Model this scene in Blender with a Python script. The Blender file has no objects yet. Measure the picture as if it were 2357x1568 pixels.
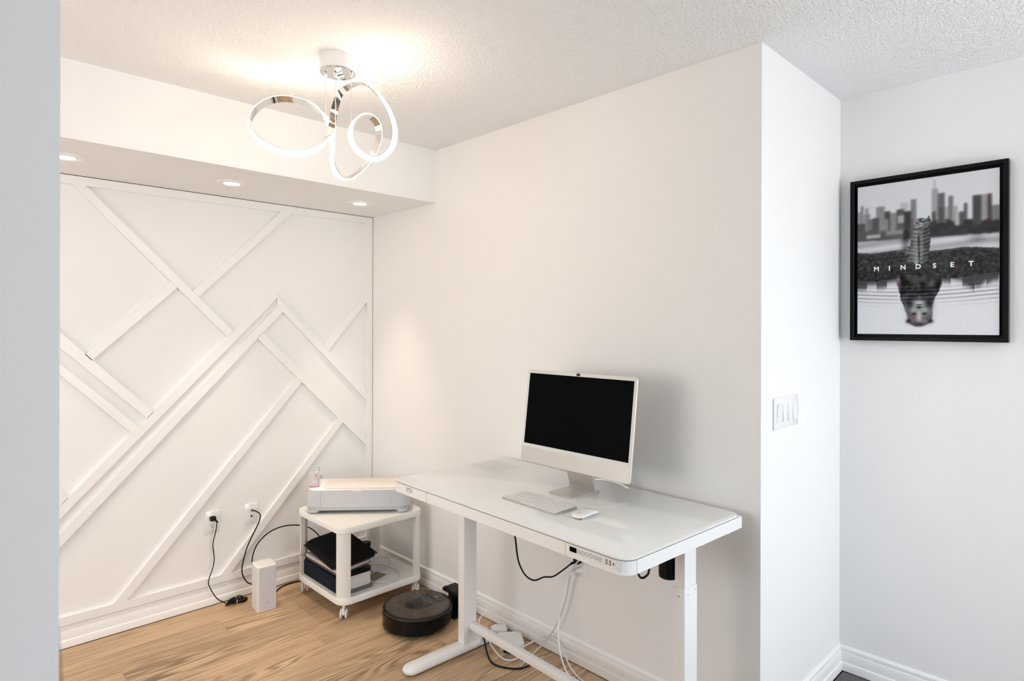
import bpy, bmesh, math, random
import numpy as np
from mathutils import Vector, Matrix

random.seed(7)
np.random.seed(7)
scene = bpy.context.scene
COL = scene.collection
PI = math.pi

# ------------------------------------------------------------------ camera
YAW, ROLL, FPX, CY = 0.7707, 0.0026, 1413.2437, 751.227
cam_d = bpy.data.cameras.new('camera')
cam = bpy.data.objects.new('camera', cam_d)
COL.objects.link(cam)
Fv = Vector((math.sin(YAW), math.cos(YAW), 0)); Rv = Vector((math.cos(YAW), -math.sin(YAW), 0)); Uv = Vector((0, 0, 1))
R2 = Rv * math.cos(ROLL) + Uv * math.sin(ROLL)
U2 = Uv * math.cos(ROLL) - Rv * math.sin(ROLL)
CAM = Vector((-2.0716, -3.4121, 1.4656))
m = Matrix((R2, U2, -Fv)).transposed().to_4x4()
m.translation = CAM
cam.matrix_world = m
cam_d.sensor_fit = 'HORIZONTAL'
cam_d.sensor_width = 36.0
cam_d.lens = FPX * 36.0 / 2357.0
cam_d.shift_y = -(784.0 - CY) / 2357.0
cam_d.clip_start = 0.05
cam_d.dof.use_dof = True
cam_d.dof.focus_distance = 2.5
cam_d.dof.aperture_fstop = 7.0
scene.camera = cam

# ------------------------------------------------------------------ world, light, exposure
scene.view_settings.view_transform = 'Standard'
scene.view_settings.look = 'None'
scene.view_settings.exposure = 0.21
scene.view_settings.gamma = 1.0
scene.view_settings.use_curve_mapping = False
scene.cycles.max_bounces = 8
scene.cycles.diffuse_bounces = 6
scene.cycles.glossy_bounces = 3
scene.cycles.transmission_bounces = 8
scene.cycles.sample_clamp_indirect = 6.0
scene.cycles.use_light_tree = False
scene.cycles.use_adaptive_sampling = True
scene.cycles.adaptive_threshold = 0.05
scene.cycles.adaptive_min_samples = 12
scene.cycles.caustics_reflective = False
scene.cycles.caustics_refractive = False

world = bpy.data.worlds.new('sky'); scene.world = world
world.use_nodes = True
wn = world.node_tree.nodes; wl = world.node_tree.links
sky = wn.new('ShaderNodeTexSky'); sky.sky_type = 'NISHITA'
sky.sun_disc = False; sky.sun_elevation = math.radians(35); sky.sun_rotation = math.radians(60)
wn['Background'].inputs['Strength'].default_value = 0.25
world.cycles.sampling_method = 'NONE'
wl.new(sky.outputs['Color'], wn['Background'].inputs['Color'])

WIN_X0, WIN_X1, WIN_Z0, WIN_Z1, REAR_Y = -0.85, 0.45, 0.4, 2.2, -5.2
def area_light(name, loc, rot, sx, sy, power, color, spread=PI):
    l = bpy.data.lights.new(name, 'AREA'); l.shape = 'RECTANGLE'; l.size = sx; l.size_y = sy
    l.energy = power; l.color = color; l.spread = spread
    o = bpy.data.objects.new(name, l); COL.objects.link(o)
    o.location = loc; o.rotation_euler = rot
    return o
# daylight through the big window of the main room, behind the camera
area_light('window_daylight', ((WIN_X0 + WIN_X1) / 2, REAR_Y + 0.06, (WIN_Z0 + WIN_Z1) / 2), (PI / 2, 0, 0),
           WIN_X1 - WIN_X0 - 0.1, WIN_Z1 - WIN_Z0 - 0.1, 43, (0.925, 0.96, 1.0))
# fill light at an added, unseen window in the panelled room's far left wall
W2_Y0, W2_Y1, W2_Z0, W2_Z1, NOOK_L = -2.25, -0.5, 0.75, 2.1, -4.3
area_light('side_fill_light', (NOOK_L + 0.06, (W2_Y0 + W2_Y1) / 2, (W2_Z0 + W2_Z1) / 2), (0, -PI / 2, 0),
           W2_Z1 - W2_Z0 - 0.1, W2_Y1 - W2_Y0 - 0.1, 30, (1.0, 0.955, 0.905))
CHANDELIER_EMIT = 22.0
DOWNLIGHT_W = 15.0
WARM = (1.0, 0.80, 0.60)

# ------------------------------------------------------------------ materials
MATS = {}
def mat(name, color=(0.8, 0.8, 0.8), rough=0.5, metal=0.0, spec=0.5, coat=0.0, var=0.0, vscale=30.0,
        bump=0.0, bscale=200.0, emit=None, estr=0.0, trans=0.0, ior=1.45, alpha=1.0, bdist=0.002):
    mt = bpy.data.materials.new(name); mt.use_nodes = True
    nt = mt.node_tree; b = nt.nodes['Principled BSDF']
    b.inputs['Base Color'].default_value = (*color, 1)
    b.inputs['Roughness'].default_value = rough
    b.inputs['Metallic'].default_value = metal
    b.inputs['Specular IOR Level'].default_value = spec
    b.inputs['Coat Weight'].default_value = coat
    b.inputs['IOR'].default_value = ior
    b.inputs['Transmission Weight'].default_value = trans
    b.inputs['Alpha'].default_value = alpha
    if coat: b.inputs['Coat Roughness'].default_value = 0.03
    if emit is not None:
        b.inputs['Emission Color'].default_value = (*emit, 1); b.inputs['Emission Strength'].default_value = estr
    tc = nt.nodes.new('ShaderNodeTexCoord')
    if var > 0:
        n = nt.nodes.new('ShaderNodeTexNoise'); n.inputs['Scale'].default_value = vscale; n.inputs['Detail'].default_value = 1.0
        nt.links.new(tc.outputs['Object'], n.inputs['Vector'])
        mx = nt.nodes.new('ShaderNodeMix'); mx.data_type = 'RGBA'
        mx.inputs['A'].default_value = (*[max(0, c * (1 - var)) for c in color], 1)
        mx.inputs['B'].default_value = (*[min(1, c * (1 + var)) for c in color], 1)
        nt.links.new(n.outputs['Fac'], mx.inputs['Factor'])
        nt.links.new(mx.outputs['Result'], b.inputs['Base Color'])
    if bump > 0:
        n2 = nt.nodes.new('ShaderNodeTexNoise'); n2.inputs['Scale'].default_value = bscale; n2.inputs['Detail'].default_value = 3
        nt.links.new(tc.outputs['Object'], n2.inputs['Vector'])
        bp_ = nt.nodes.new('ShaderNodeBump'); bp_.inputs['Strength'].default_value = bump; bp_.inputs['Distance'].default_value = bdist
        nt.links.new(n2.outputs['Fac'], bp_.inputs['Height'])
        nt.links.new(bp_.outputs['Normal'], b.inputs['Normal'])
    MATS[name] = mt
    return mt

mat('wall_paint', (0.87, 0.865, 0.86), 0.6, spec=0.25, var=0.008, vscale=4)
mat('ceiling_stipple', (0.93, 0.93, 0.93), 0.9, spec=0.1, var=0.015, vscale=150, bump=1.0, bscale=115, bdist=0.010)
mat('trim_paint', (0.88, 0.875, 0.87), 0.35, spec=0.4, var=0.006, vscale=8)
mat('white_metal', (0.88, 0.875, 0.87), 0.35, spec=0.5, var=0.006, vscale=40)
mat('white_gloss', (0.84, 0.84, 0.83), 0.2, spec=0.5, coat=0.3, var=0.004, vscale=20)
mat('white_matte', (0.82, 0.81, 0.79), 0.5, spec=0.4, var=0.006, vscale=40)
mat('white_glass', (0.84, 0.85, 0.83), 0.06, spec=0.5, coat=0.25, var=0.003, vscale=3)
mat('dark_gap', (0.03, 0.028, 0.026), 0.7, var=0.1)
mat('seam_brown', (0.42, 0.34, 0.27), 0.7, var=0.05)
mat('seam_grey', (0.36, 0.36, 0.38), 0.6, var=0.05)
mat('seam_light', (0.55, 0.53, 0.51), 0.6, var=0.03)
mat('chrome', (0.82, 0.80, 0.78), 0.07, metal=1.0, var=0.02, vscale=15)
mat('steel', (0.5, 0.5, 0.5), 0.3, metal=1.0, var=0.05)
mat('brass', (0.55, 0.42, 0.2), 0.3, metal=1.0, var=0.05)
mat('aluminium', (0.62, 0.60, 0.575), 0.42, metal=0.85, var=0.02, vscale=300)
mat('bezel_white', (0.72, 0.72, 0.70), 0.2, spec=0.5, var=0.004)
mat('screen_black', (0.0025, 0.0035, 0.0035), 0.10, spec=0.03, var=0.2, vscale=5)
mat('black_plastic', (0.009, 0.008, 0.0075), 0.42, spec=0.2, var=0.15, vscale=60)
mat('black_gloss', (0.008, 0.007, 0.0065), 0.12, spec=0.25, var=0.15, vscale=20)
mat('black_rubber', (0.008, 0.008, 0.008), 0.5, spec=0.25, var=0.1)
mat('robot_brown', (0.058, 0.042, 0.029), 0.16, spec=0.3, coat=0.15, var=0.12, vscale=8)
mat('robot_strip', (0.024, 0.019, 0.016), 0.15, spec=0.3, coat=0.15, var=0.12)
mat('cable_white', (0.78, 0.78, 0.78), 0.4, var=0.01)
mat('cable_grey', (0.56, 0.565, 0.58), 0.45, var=0.02)
mat('diffuser', (0.95, 0.93, 0.9), 0.5, emit=(1.0, 0.83, 0.66), estr=CHANDELIER_EMIT, var=0.01)
mat('lamp_lens', (0.95, 0.93, 0.9), 0.4, emit=(1.0, 0.86, 0.70), estr=6.0, var=0.01)
MATS['lamp_lens'].cycles.emission_sampling = 'NONE'
mat('suspension', (0.85, 0.72, 0.60), 0.3, var=0.03)
mat('navy_fabric', (0.016, 0.021, 0.032), 0.9, spec=0.15, var=0.25, vscale=200, bump=0.4, bscale=500)
mat('black_neoprene', (0.008, 0.008, 0.009), 0.85, spec=0.15, var=0.3, vscale=60, bump=0.3, bscale=400)
mat('piping_grey', (0.055, 0.05, 0.042), 0.7, spec=0.2, var=0.2)
mat('paper', (0.80, 0.71, 0.66), 0.7, var=0.05, vscale=25)
mat('paper_white', (0.80, 0.80, 0.80), 0.6, spec=0.2, var=0.01)
mat('tin_white', (0.74, 0.73, 0.70), 0.35, var=0.01)
mat('tray_grey', (0.14, 0.145, 0.155), 0.5, var=0.05)
mat('printer_body', (0.60, 0.62, 0.66), 0.3, spec=0.5, coat=0.2, var=0.006)
mat('printer_top', (0.84, 0.835, 0.83), 0.3, spec=0.5, var=0.004)
mat('printer_lid', (0.83, 0.755, 0.70), 0.32, spec=0.4, metal=0.15, var=0.01, vscale=80)
mat('pink_plastic', (0.62, 0.42, 0.55), 0.35, var=0.02)
mat('mauve_dark', (0.25, 0.13, 0.18), 0.4, var=0.05)
mat('coral', (0.80, 0.38, 0.28), 0.4, var=0.03)
mat('mint', (0.42, 0.62, 0.50), 0.4, var=0.03)
mat('lilac', (0.42, 0.30, 0.58), 0.4, var=0.03)
mat('pen_white', (0.78, 0.76, 0.77), 0.35, var=0.01)
mat('router_white', (0.80, 0.785, 0.76), 0.45, var=0.006)
mat('router_front', (0.66, 0.66, 0.70), 0.3, var=0.006)
mat('light_grey', (0.55, 0.55, 0.57), 0.4, var=0.02)
mat('frame_black', (0.004, 0.004, 0.0045), 0.4, spec=0.2, var=0.2, vscale=40)
mat('card_print', (0.17, 0.14, 0.10), 0.35, var=0.5, vscale=25)
mat('lettering_white', (0.85, 0.85, 0.85), 0.6, var=0.005)
mat('lettering_dark', (0.06, 0.05, 0.045), 0.6, var=0.05)
mat('button_mark', (0.10, 0.085, 0.08), 0.5, var=0.05)

def clear_material(name, tint, gloss):
    mt = bpy.data.materials.new(name); mt.use_nodes = True
    nt = mt.node_tree; N = nt.nodes; L = nt.links; N.remove(N['Principled BSDF'])
    tr_ = N.new('ShaderNodeBsdfTransparent'); tr_.inputs['Color'].default_value = (*tint, 1)
    gl = N.new('ShaderNodeBsdfGlossy'); gl.inputs['Roughness'].default_value = 0.08
    lw = N.new('ShaderNodeLayerWeight'); lw.inputs['Blend'].default_value = gloss
    nz = N.new('ShaderNodeTexNoise'); nz.inputs['Scale'].default_value = 40
    bm_ = N.new('ShaderNodeBump'); bm_.inputs['Strength'].default_value = 0.15; bm_.inputs['Distance'].default_value = 0.002
    L.new(nz.outputs['Fac'], bm_.inputs['Height']); L.new(bm_.outputs['Normal'], gl.inputs['Normal'])
    mx = N.new('ShaderNodeMixShader'); sc_ = N.new('ShaderNodeMath'); sc_.operation = 'MULTIPLY'; sc_.inputs[1].default_value = 0.35; L.new(lw.outputs['Fresnel'], sc_.inputs[0]); L.new(sc_.outputs[0], mx.inputs[0]); L.new(tr_.outputs[0], mx.inputs[1]); L.new(gl.outputs[0], mx.inputs[2])
    L.new(mx.outputs[0], N['Material Output'].inputs['Surface'])
    MATS[name] = mt
clear_material('clear_plastic', (0.93, 0.93, 0.93), 0.25)
clear_material('clear_film', (0.995, 0.995, 0.995), 0.05)
clear_material('acrylic', (0.97, 0.97, 0.97), 0.12)
clear_material('pane_glass', (0.96, 0.98, 0.98), 0.1)

def wood_material():
    mt = bpy.data.materials.new('oak_laminate'); mt.use_nodes = True
    nt = mt.node_tree; N = nt.nodes; L = nt.links; b = N['Principled BSDF']
    tc = N.new('ShaderNodeTexCoord'); oi = N.new('ShaderNodeObjectInfo')
    add = N.new('ShaderNodeVectorMath'); add.operation = 'ADD'
    mul = N.new('ShaderNodeVectorMath'); mul.operation = 'SCALE'; mul.inputs['Scale'].default_value = 37.0
    comb = N.new('ShaderNodeCombineXYZ')
    for k in ('X', 'Y', 'Z'): L.new(oi.outputs['Random'], comb.inputs[k])
    L.new(comb.outputs[0], mul.inputs[0]); L.new(tc.outputs['Object'], add.inputs[0]); L.new(mul.outputs[0], add.inputs[1])
    def noise(scale_xyz, scale, detail, rough=0.5):
        mp = N.new('ShaderNodeMapping'); mp.inputs['Scale'].default_value = scale_xyz; L.new(add.outputs[0], mp.inputs['Vector'])
        n = N.new('ShaderNodeTexNoise'); n.inputs['Scale'].default_value = scale; n.inputs['Detail'].default_value = detail; n.inputs['Roughness'].default_value = rough
        L.new(mp.outputs[0], n.inputs['Vector']); return n.outputs['Fac']
    def mth(op, a, b=None, c=None):
        m_ = N.new('ShaderNodeMath'); m_.operation = op
        for k_, v_ in enumerate((a, b, c)):
            if v_ is None: continue
            if isinstance(v_, (int, float)): m_.inputs[k_].default_value = v_
            else: L.new(v_, m_.inputs[k_])
        return m_.outputs[0]
    # cathedral arches: rings of a stretched noise, only where a mask lets them show
    rings = mth('SINE', mth('MULTIPLY', noise((0.75, 5.0, 1.0), 1.6, 2.0), 75.0))
    mask = mth('MULTIPLY', mth('MAXIMUM', mth('SUBTRACT', noise((0.9, 4.0, 1.0), 1.7, 1.0), 0.44), 0.0), 2.2)
    lines = noise((2.2, 120.0, 1.0), 1.0, 3.0, 0.6)
    fine = noise((9.0, 420.0, 1.0), 1.0, 2.0, 0.5)
    tone = noise((0.7, 3.0, 1.0), 2.0, 2.0)
    n2o = fine
    v1 = mth('MULTIPLY_ADD', mth('MULTIPLY', rings, mask), 0.48, 0.53)
    v2 = mth('MULTIPLY_ADD', mth('SUBTRACT', lines, 0.5), 0.95, v1)
    v3 = mth('MULTIPLY_ADD', mth('SUBTRACT', fine, 0.5), 0.55, v2)
    v4 = mth('MULTIPLY_ADD', mth('SUBTRACT', tone, 0.5), 0.45, v3)
    a4o = mth('MULTIPLY_ADD', mth('SUBTRACT', oi.outputs['Random'], 0.5), 0.14, v4)
    cr = N.new('ShaderNodeValToRGB'); e = cr.color_ramp.elements
    e[0].position = 0.15; e[0].color = (0.19, 0.122, 0.073, 1)
    e[1].position = 0.85; e[1].color = (0.68, 0.48, 0.30, 1)
    x = e.new(0.5); x.color = (0.48, 0.325, 0.195, 1)
    L.new(a4o, cr.inputs['Fac']); L.new(cr.outputs['Color'], b.inputs['Base Color'])
    bm_ = N.new('ShaderNodeBump'); bm_.inputs['Strength'].default_value = 0.12; bm_.inputs['Distance'].default_value = 0.001
    L.new(n2o, bm_.inputs['Height']); L.new(bm_.outputs['Normal'], b.inputs['Normal'])
    b.inputs['Roughness'].default_value = 0.45; b.inputs['Specular IOR Level'].default_value = 0.35
    MATS['oak'] = mt
wood_material()

def carpet_material():
    mt = bpy.data.materials.new('carpet_grey'); mt.use_nodes = True
    nt = mt.node_tree; N = nt.nodes; L = nt.links; b = N['Principled BSDF']
    tc = N.new('ShaderNodeTexCoord')
    n = N.new('ShaderNodeTexNoise'); n.inputs['Scale'].default_value = 260; n.inputs['Detail'].default_value = 5
    L.new(tc.outputs['Object'], n.inputs['Vector'])
    cr = N.new('ShaderNodeValToRGB'); e = cr.color_ramp.elements
    e[0].position = 0.3; e[0].color = (0.04, 0.04, 0.042, 1); e[1].position = 0.7; e[1].color = (0.30, 0.30, 0.305, 1)
    L.new(n.outputs['Fac'], cr.inputs['Fac']); L.new(cr.outputs['Color'], b.inputs['Base Color'])
    bm_ = N.new('ShaderNodeBump'); bm_.inputs['Strength'].default_value = 1.0; bm_.inputs['Distance'].default_value = 0.006
    L.new(n.outputs['Fac'], bm_.inputs['Height']); L.new(bm_.outputs['Normal'], b.inputs['Normal'])
    b.inputs['Roughness'].default_value = 1.0; b.inputs['Specular IOR Level'].default_value = 0.05
    MATS['carpet'] = mt
carpet_material()

# ------------------------------------------------------------------ mesh helpers
class MB:
    """collects vertices and faces of ONE part"""
    def __init__(s): s.v = []; s.f = []
    def add(s, verts, faces, M=None):
        k = len(s.v)
        for p in verts:
            p = Vector(p)
            if M is not None: p = M @ p
            s.v.append(tuple(p))
        for f in faces: s.f.append([i + k for i in f])
        return s
    def box(s, x0, x1, y0, y1, z0, z1, bev=0.0, seg=2, M=None):
        bm = bmesh.new()
        bmesh.ops.create_cube(bm, size=1.0)
        for v in bm.verts:
            v.co = Vector(((x0 + x1) / 2 + v.co.x * (x1 - x0), (y0 + y1) / 2 + v.co.y * (y1 - y0), (z0 + z1) / 2 + v.co.z * (z1 - z0)))
        if bev > 0:
            bmesh.ops.bevel(bm, geom=bm.edges[:], offset=bev, segments=seg, profile=0.5, affect='EDGES')
        bm.verts.index_update()
        s.add([v.co.copy() for v in bm.verts], [[v.index for v in f.verts] for f in bm.faces], M)
        bm.free(); return s
    def prism(s, pts, z0, z1, M=None):
        n = len(pts)
        v = [(x, y, z0) for x, y in pts] + [(x, y, z1) for x, y in pts]
        f = [[i, (i + 1) % n, n + (i + 1) % n, n + i] for i in range(n)]
        f.append(list(range(n))[::-1]); f.append(list(range(n, 2 * n)))
        return s.add(v, f, M)
    def loft(s, rings, cap0=True, cap1=True, M=None):
        n = len(rings[0]); v = [p for r in rings for p in r]; f = []
        for k in range(len(rings) - 1):
            for i in range(n):
                j = (i + 1) % n
                f.append([k * n + i, k * n + j, (k + 1) * n + j, (k + 1) * n + i])
        if cap0: f.append(list(range(n))[::-1])
        if cap1: f.append([(len(rings) - 1) * n + i for i in range(n)])
        return s.add(v, f, M)
    def lathe(s, prof, n=32, M=None, cap0=True, cap1=True):
        rings = [[(r * math.cos(2 * PI * i / n), r * math.sin(2 * PI * i / n), z) for i in range(n)] for r, z in prof]
        return s.loft(rings, cap0, cap1, M)
    def cyl(s, p0, p1, r, n=16):
        p0 = Vector(p0); p1 = Vector(p1); d = p1 - p0
        q = d.to_track_quat('Z', 'Y').to_matrix().to_4x4(); q.translation = p0
        return s.lathe([(r, 0), (r, d.length)], n, q)
    def tube(s, pts, r, n=8, res=5, closed=False):
        P = smooth_path(pts, res, closed)
        T = []
        for i in range(len(P)):
            a = P[max(i - 1, 0)] if not closed else P[i - 1]
            b = P[min(i + 1, len(P) - 1)] if not closed else P[(i + 1) % len(P)]
            T.append((b - a).normalized())
        up = Vector((0, 0, 1)) if abs(T[0].z) < 0.9 else Vector((1, 0, 0))
        nrm = (up - T[0] * up.dot(T[0])).normalized(); rings = []
        for p, t in zip(P, T):
            nrm = (nrm - t * nrm.dot(t)).normalized(); bi = t.cross(nrm)
            rings.append([tuple(p + (nrm * math.cos(2 * PI * k / n) + bi * math.sin(2 * PI * k / n)) * r) for k in range(n)])
        if closed: rings.append(rings[0])
        return s.loft(rings, not closed, not closed)
    def mesh(s, name, material, smooth=True, angle=35):
        me = bpy.data.meshes.new(name)
        me.from_pydata(s.v, [], s.f); me.update()
        bm = bmesh.new(); bm.from_mesh(me); bmesh.ops.recalc_face_normals(bm, faces=bm.faces[:]); bm.to_mesh(me); bm.free()
        if smooth:
            me.shade_smooth(); me.set_sharp_from_angle(angle=math.radians(angle))
        me.materials.append(MATS[material])
        return me
    def build(s, name, material, parent=None, smooth=True, angle=35):
        o = bpy.data.objects.new(name, s.mesh(name, material, smooth, angle)); COL.objects.link(o)
        if parent is not None: o.parent = parent
        return o

def smooth_path(pts, res=5, closed=False):
    P = [Vector(p) for p in pts]; n = len(P); out = []
    rng = n if closed else n - 1
    for i in range(rng):
        if closed: a, b, c, d = P[i - 1], P[i], P[(i + 1) % n], P[(i + 2) % n]
        else: a, b, c, d = P[max(i - 1, 0)], P[i], P[i + 1], P[min(i + 2, n - 1)]
        for k in range(res):
            t = k / res
            out.append(0.5 * ((2 * b) + (c - a) * t + (2 * a - 5 * b + 4 * c - d) * t * t + (3 * b - a - 3 * c + d) * t ** 3))
    if not closed: out.append(P[-1])
    return out

def rrect(x0, x1, y0, y1, r, n=6):
    if not isinstance(r, (tuple, list)): r = (r, r, r, r)      # corners: (x1,y1) (x0,y1) (x0,y0) (x1,y0)
    out = []
    for (cx, cy, a0), rr in zip(((x1, y1, 0), (x0, y1, PI / 2), (x0, y0, PI), (x1, y0, 1.5 * PI)), r):
        sx = -1 if cx == x1 else 1; sy = -1 if cy == y1 else 1
        ox, oy = cx + sx * rr, cy + sy * rr
        for k in range(n + 1):
            a = a0 + k / n * PI / 2
            out.append((ox + rr * math.cos(a), oy + rr * math.sin(a)))
    return out
def ellipse(cx, cy, a, b, n=24): return [(cx + a * math.cos(2 * PI * i / n), cy + b * math.sin(2 * PI * i / n)) for i in range(n)]

def tag(o, label, cat, group=None):
    o['label'] = label; o['category'] = cat
    if group: o['group'] = group
    return o
def thing(name, label, cat, loc=(0, 0, 0), rotz=0.0, group=None):
    o = bpy.data.objects.new(name, None); COL.objects.link(o)
    o.location = loc; o.rotation_euler = (0, 0, rotz); o.empty_display_size = 0.05
    return tag(o, label, cat, group)
def struct(o): o['kind'] = 'structure'; return o
def single(mb, name, material, label, cat, loc, rotz=0.0, group=None, smooth=True):
    o = mb.build(name, material, None, smooth); o.location = loc; o.rotation_euler = (0, 0, rotz)
    return tag(o, label, cat, group)
def copy_obj(o, parent=None):
    c = o.copy(); COL.objects.link(c); c.parent = parent; return c
def copy_tree(o, parent=None):
    c = copy_obj(o, parent)
    for ch in list(o.children):
        if ch is not c: copy_tree(ch, c)
    return c
def text(body, name, material, parent, loc, size, rot, extrude=0.0002, offset=0.0, align='CENTER'):
    cu = bpy.data.curves.new(name, 'FONT'); cu.body = body; cu.size = size; cu.extrude = extrude; cu.offset = offset
    cu.align_x = align; cu.align_y = 'CENTER'
    tmp = bpy.data.objects.new(name, cu)
    me = bpy.data.meshes.new_from_object(tmp); me.materials.clear(); me.materials.append(MATS[material])
    bpy.data.objects.remove(tmp)
    o = bpy.data.objects.new(name, me); COL.objects.link(o); o.parent = parent; o.location = loc; o.rotation_euler = rot
    return o

# ------------------------------------------------------------------ room shell
H = 2.44; SOF_Y, SOF_Z = -0.6704, 2.1496; OUT_Y = -2.5004; PIC_X = 0.78; NEAR_X = -1.947; MAIN_L = -4.4
def wall(name, x0, x1, y0, y1, z0=0.0, z1=H, m='wall_paint'):
    return struct(MB().box(x0, x1, y0, y1, z0, z1).build(name, m, None, False))
wall_back = wall('wall_back', NOOK_L - 0.1, 0.1, 0.0, 0.1)
wall('wall_right', 0.0, 0.1, OUT_Y, 0.0)
wall('wall_return', 0.1, PIC_X + 0.1, OUT_Y, OUT_Y + 0.1)
wall('wall_picture', PIC_X, PIC_X + 0.1, REAR_Y - 0.1, OUT_Y)
wall('wall_near_left', MAIN_L - 0.1, NEAR_X, OUT_Y, OUT_Y + 0.12)
mb = MB()
mb.box(NOOK_L - 0.1, NOOK_L, OUT_Y + 0.12, W2_Y0, 0, H); mb.box(NOOK_L - 0.1, NOOK_L, W2_Y1, 0.0, 0, H)
mb.box(NOOK_L - 0.1, NOOK_L, W2_Y0, W2_Y1, 0, W2_Z0); mb.box(NOOK_L - 0.1, NOOK_L, W2_Y0, W2_Y1, W2_Z1, H)
struct(mb.build('wall_nook_left', 'wall_paint', None, False))
wall('wall_main_left', MAIN_L - 0.1, MAIN_L, REAR_Y - 0.1, OUT_Y)
mb = MB()
mb.box(MAIN_L, WIN_X0, REAR_Y - 0.1, REAR_Y, 0, H); mb.box(WIN_X1, PIC_X, REAR_Y - 0.1, REAR_Y, 0, H)
mb.box(WIN_X0, WIN_X1, REAR_Y - 0.1, REAR_Y, 0, WIN_Z0); mb.box(WIN_X0, WIN_X1, REAR_Y - 0.1, REAR_Y, WIN_Z1, H)
struct(mb.build('wall_rear', 'wall_paint', None, False))
wall('wall_soffit', NOOK_L, 0.0, SOF_Y, 0.0, SOF_Z, H)
wall('ceiling', MAIN_L - 0.1, PIC_X + 0.1, REAR_Y - 0.1, 0.1, H, H + 0.1, 'ceiling_stipple')
# window of the main room (behind the camera)
win = struct(MB().box(WIN_X0, WIN_X1, REAR_Y - 0.045, REAR_Y - 0.04, WIN_Z0, WIN_Z1).build('window_1', 'pane_glass', None, False))
fr = MB()
for a, b_ in ((WIN_X0, WIN_X0 + 0.05), ((WIN_X0 + WIN_X1) / 2 - 0.03, (WIN_X0 + WIN_X1) / 2 + 0.03), (WIN_X1 - 0.05, WIN_X1)):
    fr.box(a, b_, REAR_Y - 0.07, REAR_Y - 0.02, WIN_Z0, WIN_Z1)
fr.box(WIN_X0, WIN_X1, REAR_Y - 0.07, REAR_Y - 0.02, WIN_Z0, WIN_Z0 + 0.05); fr.box(WIN_X0, WIN_X1, REAR_Y - 0.07, REAR_Y - 0.02, WIN_Z1 - 0.05, WIN_Z1)
fr.build('window_frame', 'trim_paint', win, False)

added_win = struct(MB().box(NOOK_L - 0.045, NOOK_L - 0.04, W2_Y0, W2_Y1, W2_Z0, W2_Z1).build('added_window', 'pane_glass', None, False))  # unseen window added to give the side fill a source
fr = MB()
for a, b_ in ((W2_Y0, W2_Y0 + 0.05), ((W2_Y0 + W2_Y1) / 2 - 0.03, (W2_Y0 + W2_Y1) / 2 + 0.03), (W2_Y1 - 0.05, W2_Y1)):
    fr.box(NOOK_L - 0.07, NOOK_L - 0.02, a, b_, W2_Z0, W2_Z1)
fr.box(NOOK_L - 0.07, NOOK_L - 0.02, W2_Y0, W2_Y1, W2_Z0, W2_Z0 + 0.05); fr.box(NOOK_L - 0.07, NOOK_L - 0.02, W2_Y0, W2_Y1, W2_Z1 - 0.05, W2_Z1)
fr.build('window_frame', 'trim_paint', added_win, False)

# laminate floor of the nook: sub-floor slab, planks are parts of it
floor = struct(MB().box(NOOK_L, 0.0, OUT_Y - 0.02, 0.0, -0.06, -0.008).build('floor', 'dark_gap', None, False))
PW, PL = 0.194, 1.28
base = MB().box(0, PL - 0.0006, 0, PW - 0.0005, -0.008, 0.0, 0.0004, 1).mesh('plank', 'oak', False)
def plank_piece(x0, x1, y0, y1):
    full = abs((x1 - x0) - PL) < 1e-4 and abs((y1 - y0) - PW) < 1e-4
    me = base if full else MB().box(0, x1 - x0 - 0.0006, 0, y1 - y0 - 0.0005, -0.008, 0.0, 0.0004, 1).mesh('plank', 'oak', False)
    o = bpy.data.objects.new('plank', me); COL.objects.link(o); o.parent = floor; o.location = (x0, y0, 0)
row = 0; y1 = -0.014
offs = [0.42, 0.98, 0.15, 0.70, 1.12, 0.30, 0.85, 0.05, 0.60, 1.02, 0.22, 0.76, 1.18, 0.4]
while y1 > OUT_Y - 0.02 + 1e-6:
    y0 = max(y1 - PW, OUT_Y - 0.02); x = -0.014 - offs[row]
    edges = [-0.014]
    while x > NOOK_L: edges.append(x); x -= PL
    edges.append(NOOK_L)
    for a, b_ in zip(edges[1:], edges[:-1]):
        if b_ - a > 0.01: plank_piece(a, b_, y0, y1)
    y1 = y0; row += 1
struct(MB().box(MAIN_L, PIC_X, REAR_Y, OUT_Y - 0.02, -0.06, 0.0).build('floor_carpet', 'carpet', None, False))

# baseboards: moulded profile swept along each wall
PROF = [(0.0, 0.0), (0.018, 0.0), (0.018, 0.034), (0.0165, 0.0375), (0.0125, 0.040), (0.0125, 0.078), (0.0115, 0.0805), (0.0078, 0.0815), (0.0078, 0.0845), (0.0100, 0.0865), (0.0095, 0.0965), (0.0065, 0.1005), (0.0035, 0.1045), (0.0, 0.105)]
def baseboard(name, p0, p1, nrm, e0=0.0, e1=0.0, lift=0.004):
    p0 = Vector((*p0, 0)); p1 = Vector((*p1, 0)); n = Vector((*nrm, 0)); d = (p1 - p0).normalized()
    r0 = [tuple(p0 + n * t + d * (e0 * t) + Uv * max(z, lift)) for t, z in PROF]
    r1 = [tuple(p1 + n * t - d * (e1 * t) + Uv * max(z, lift)) for t, z in PROF]
    return struct(MB().loft([r0, r1]).build(name, 'trim_paint', None, True, 30))
baseboard('baseboard_back', (NOOK_L, 0), (0, 0), (0, -1), 0, 1)
baseboard('baseboard_right', (0, OUT_Y), (0, 0), (-1, 0), -1, 1)
baseboard('baseboard_return', (0, OUT_Y), (PIC_X, OUT_Y), (0, -1), -1, 1)
baseboard('baseboard_picture', (PIC_X, REAR_Y), (PIC_X, OUT_Y), (-1, 0), 0, 1)
baseboard('baseboard_near_left', (MAIN_L, OUT_Y), (NEAR_X, OUT_Y), (0, -1), 0, 0)

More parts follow.
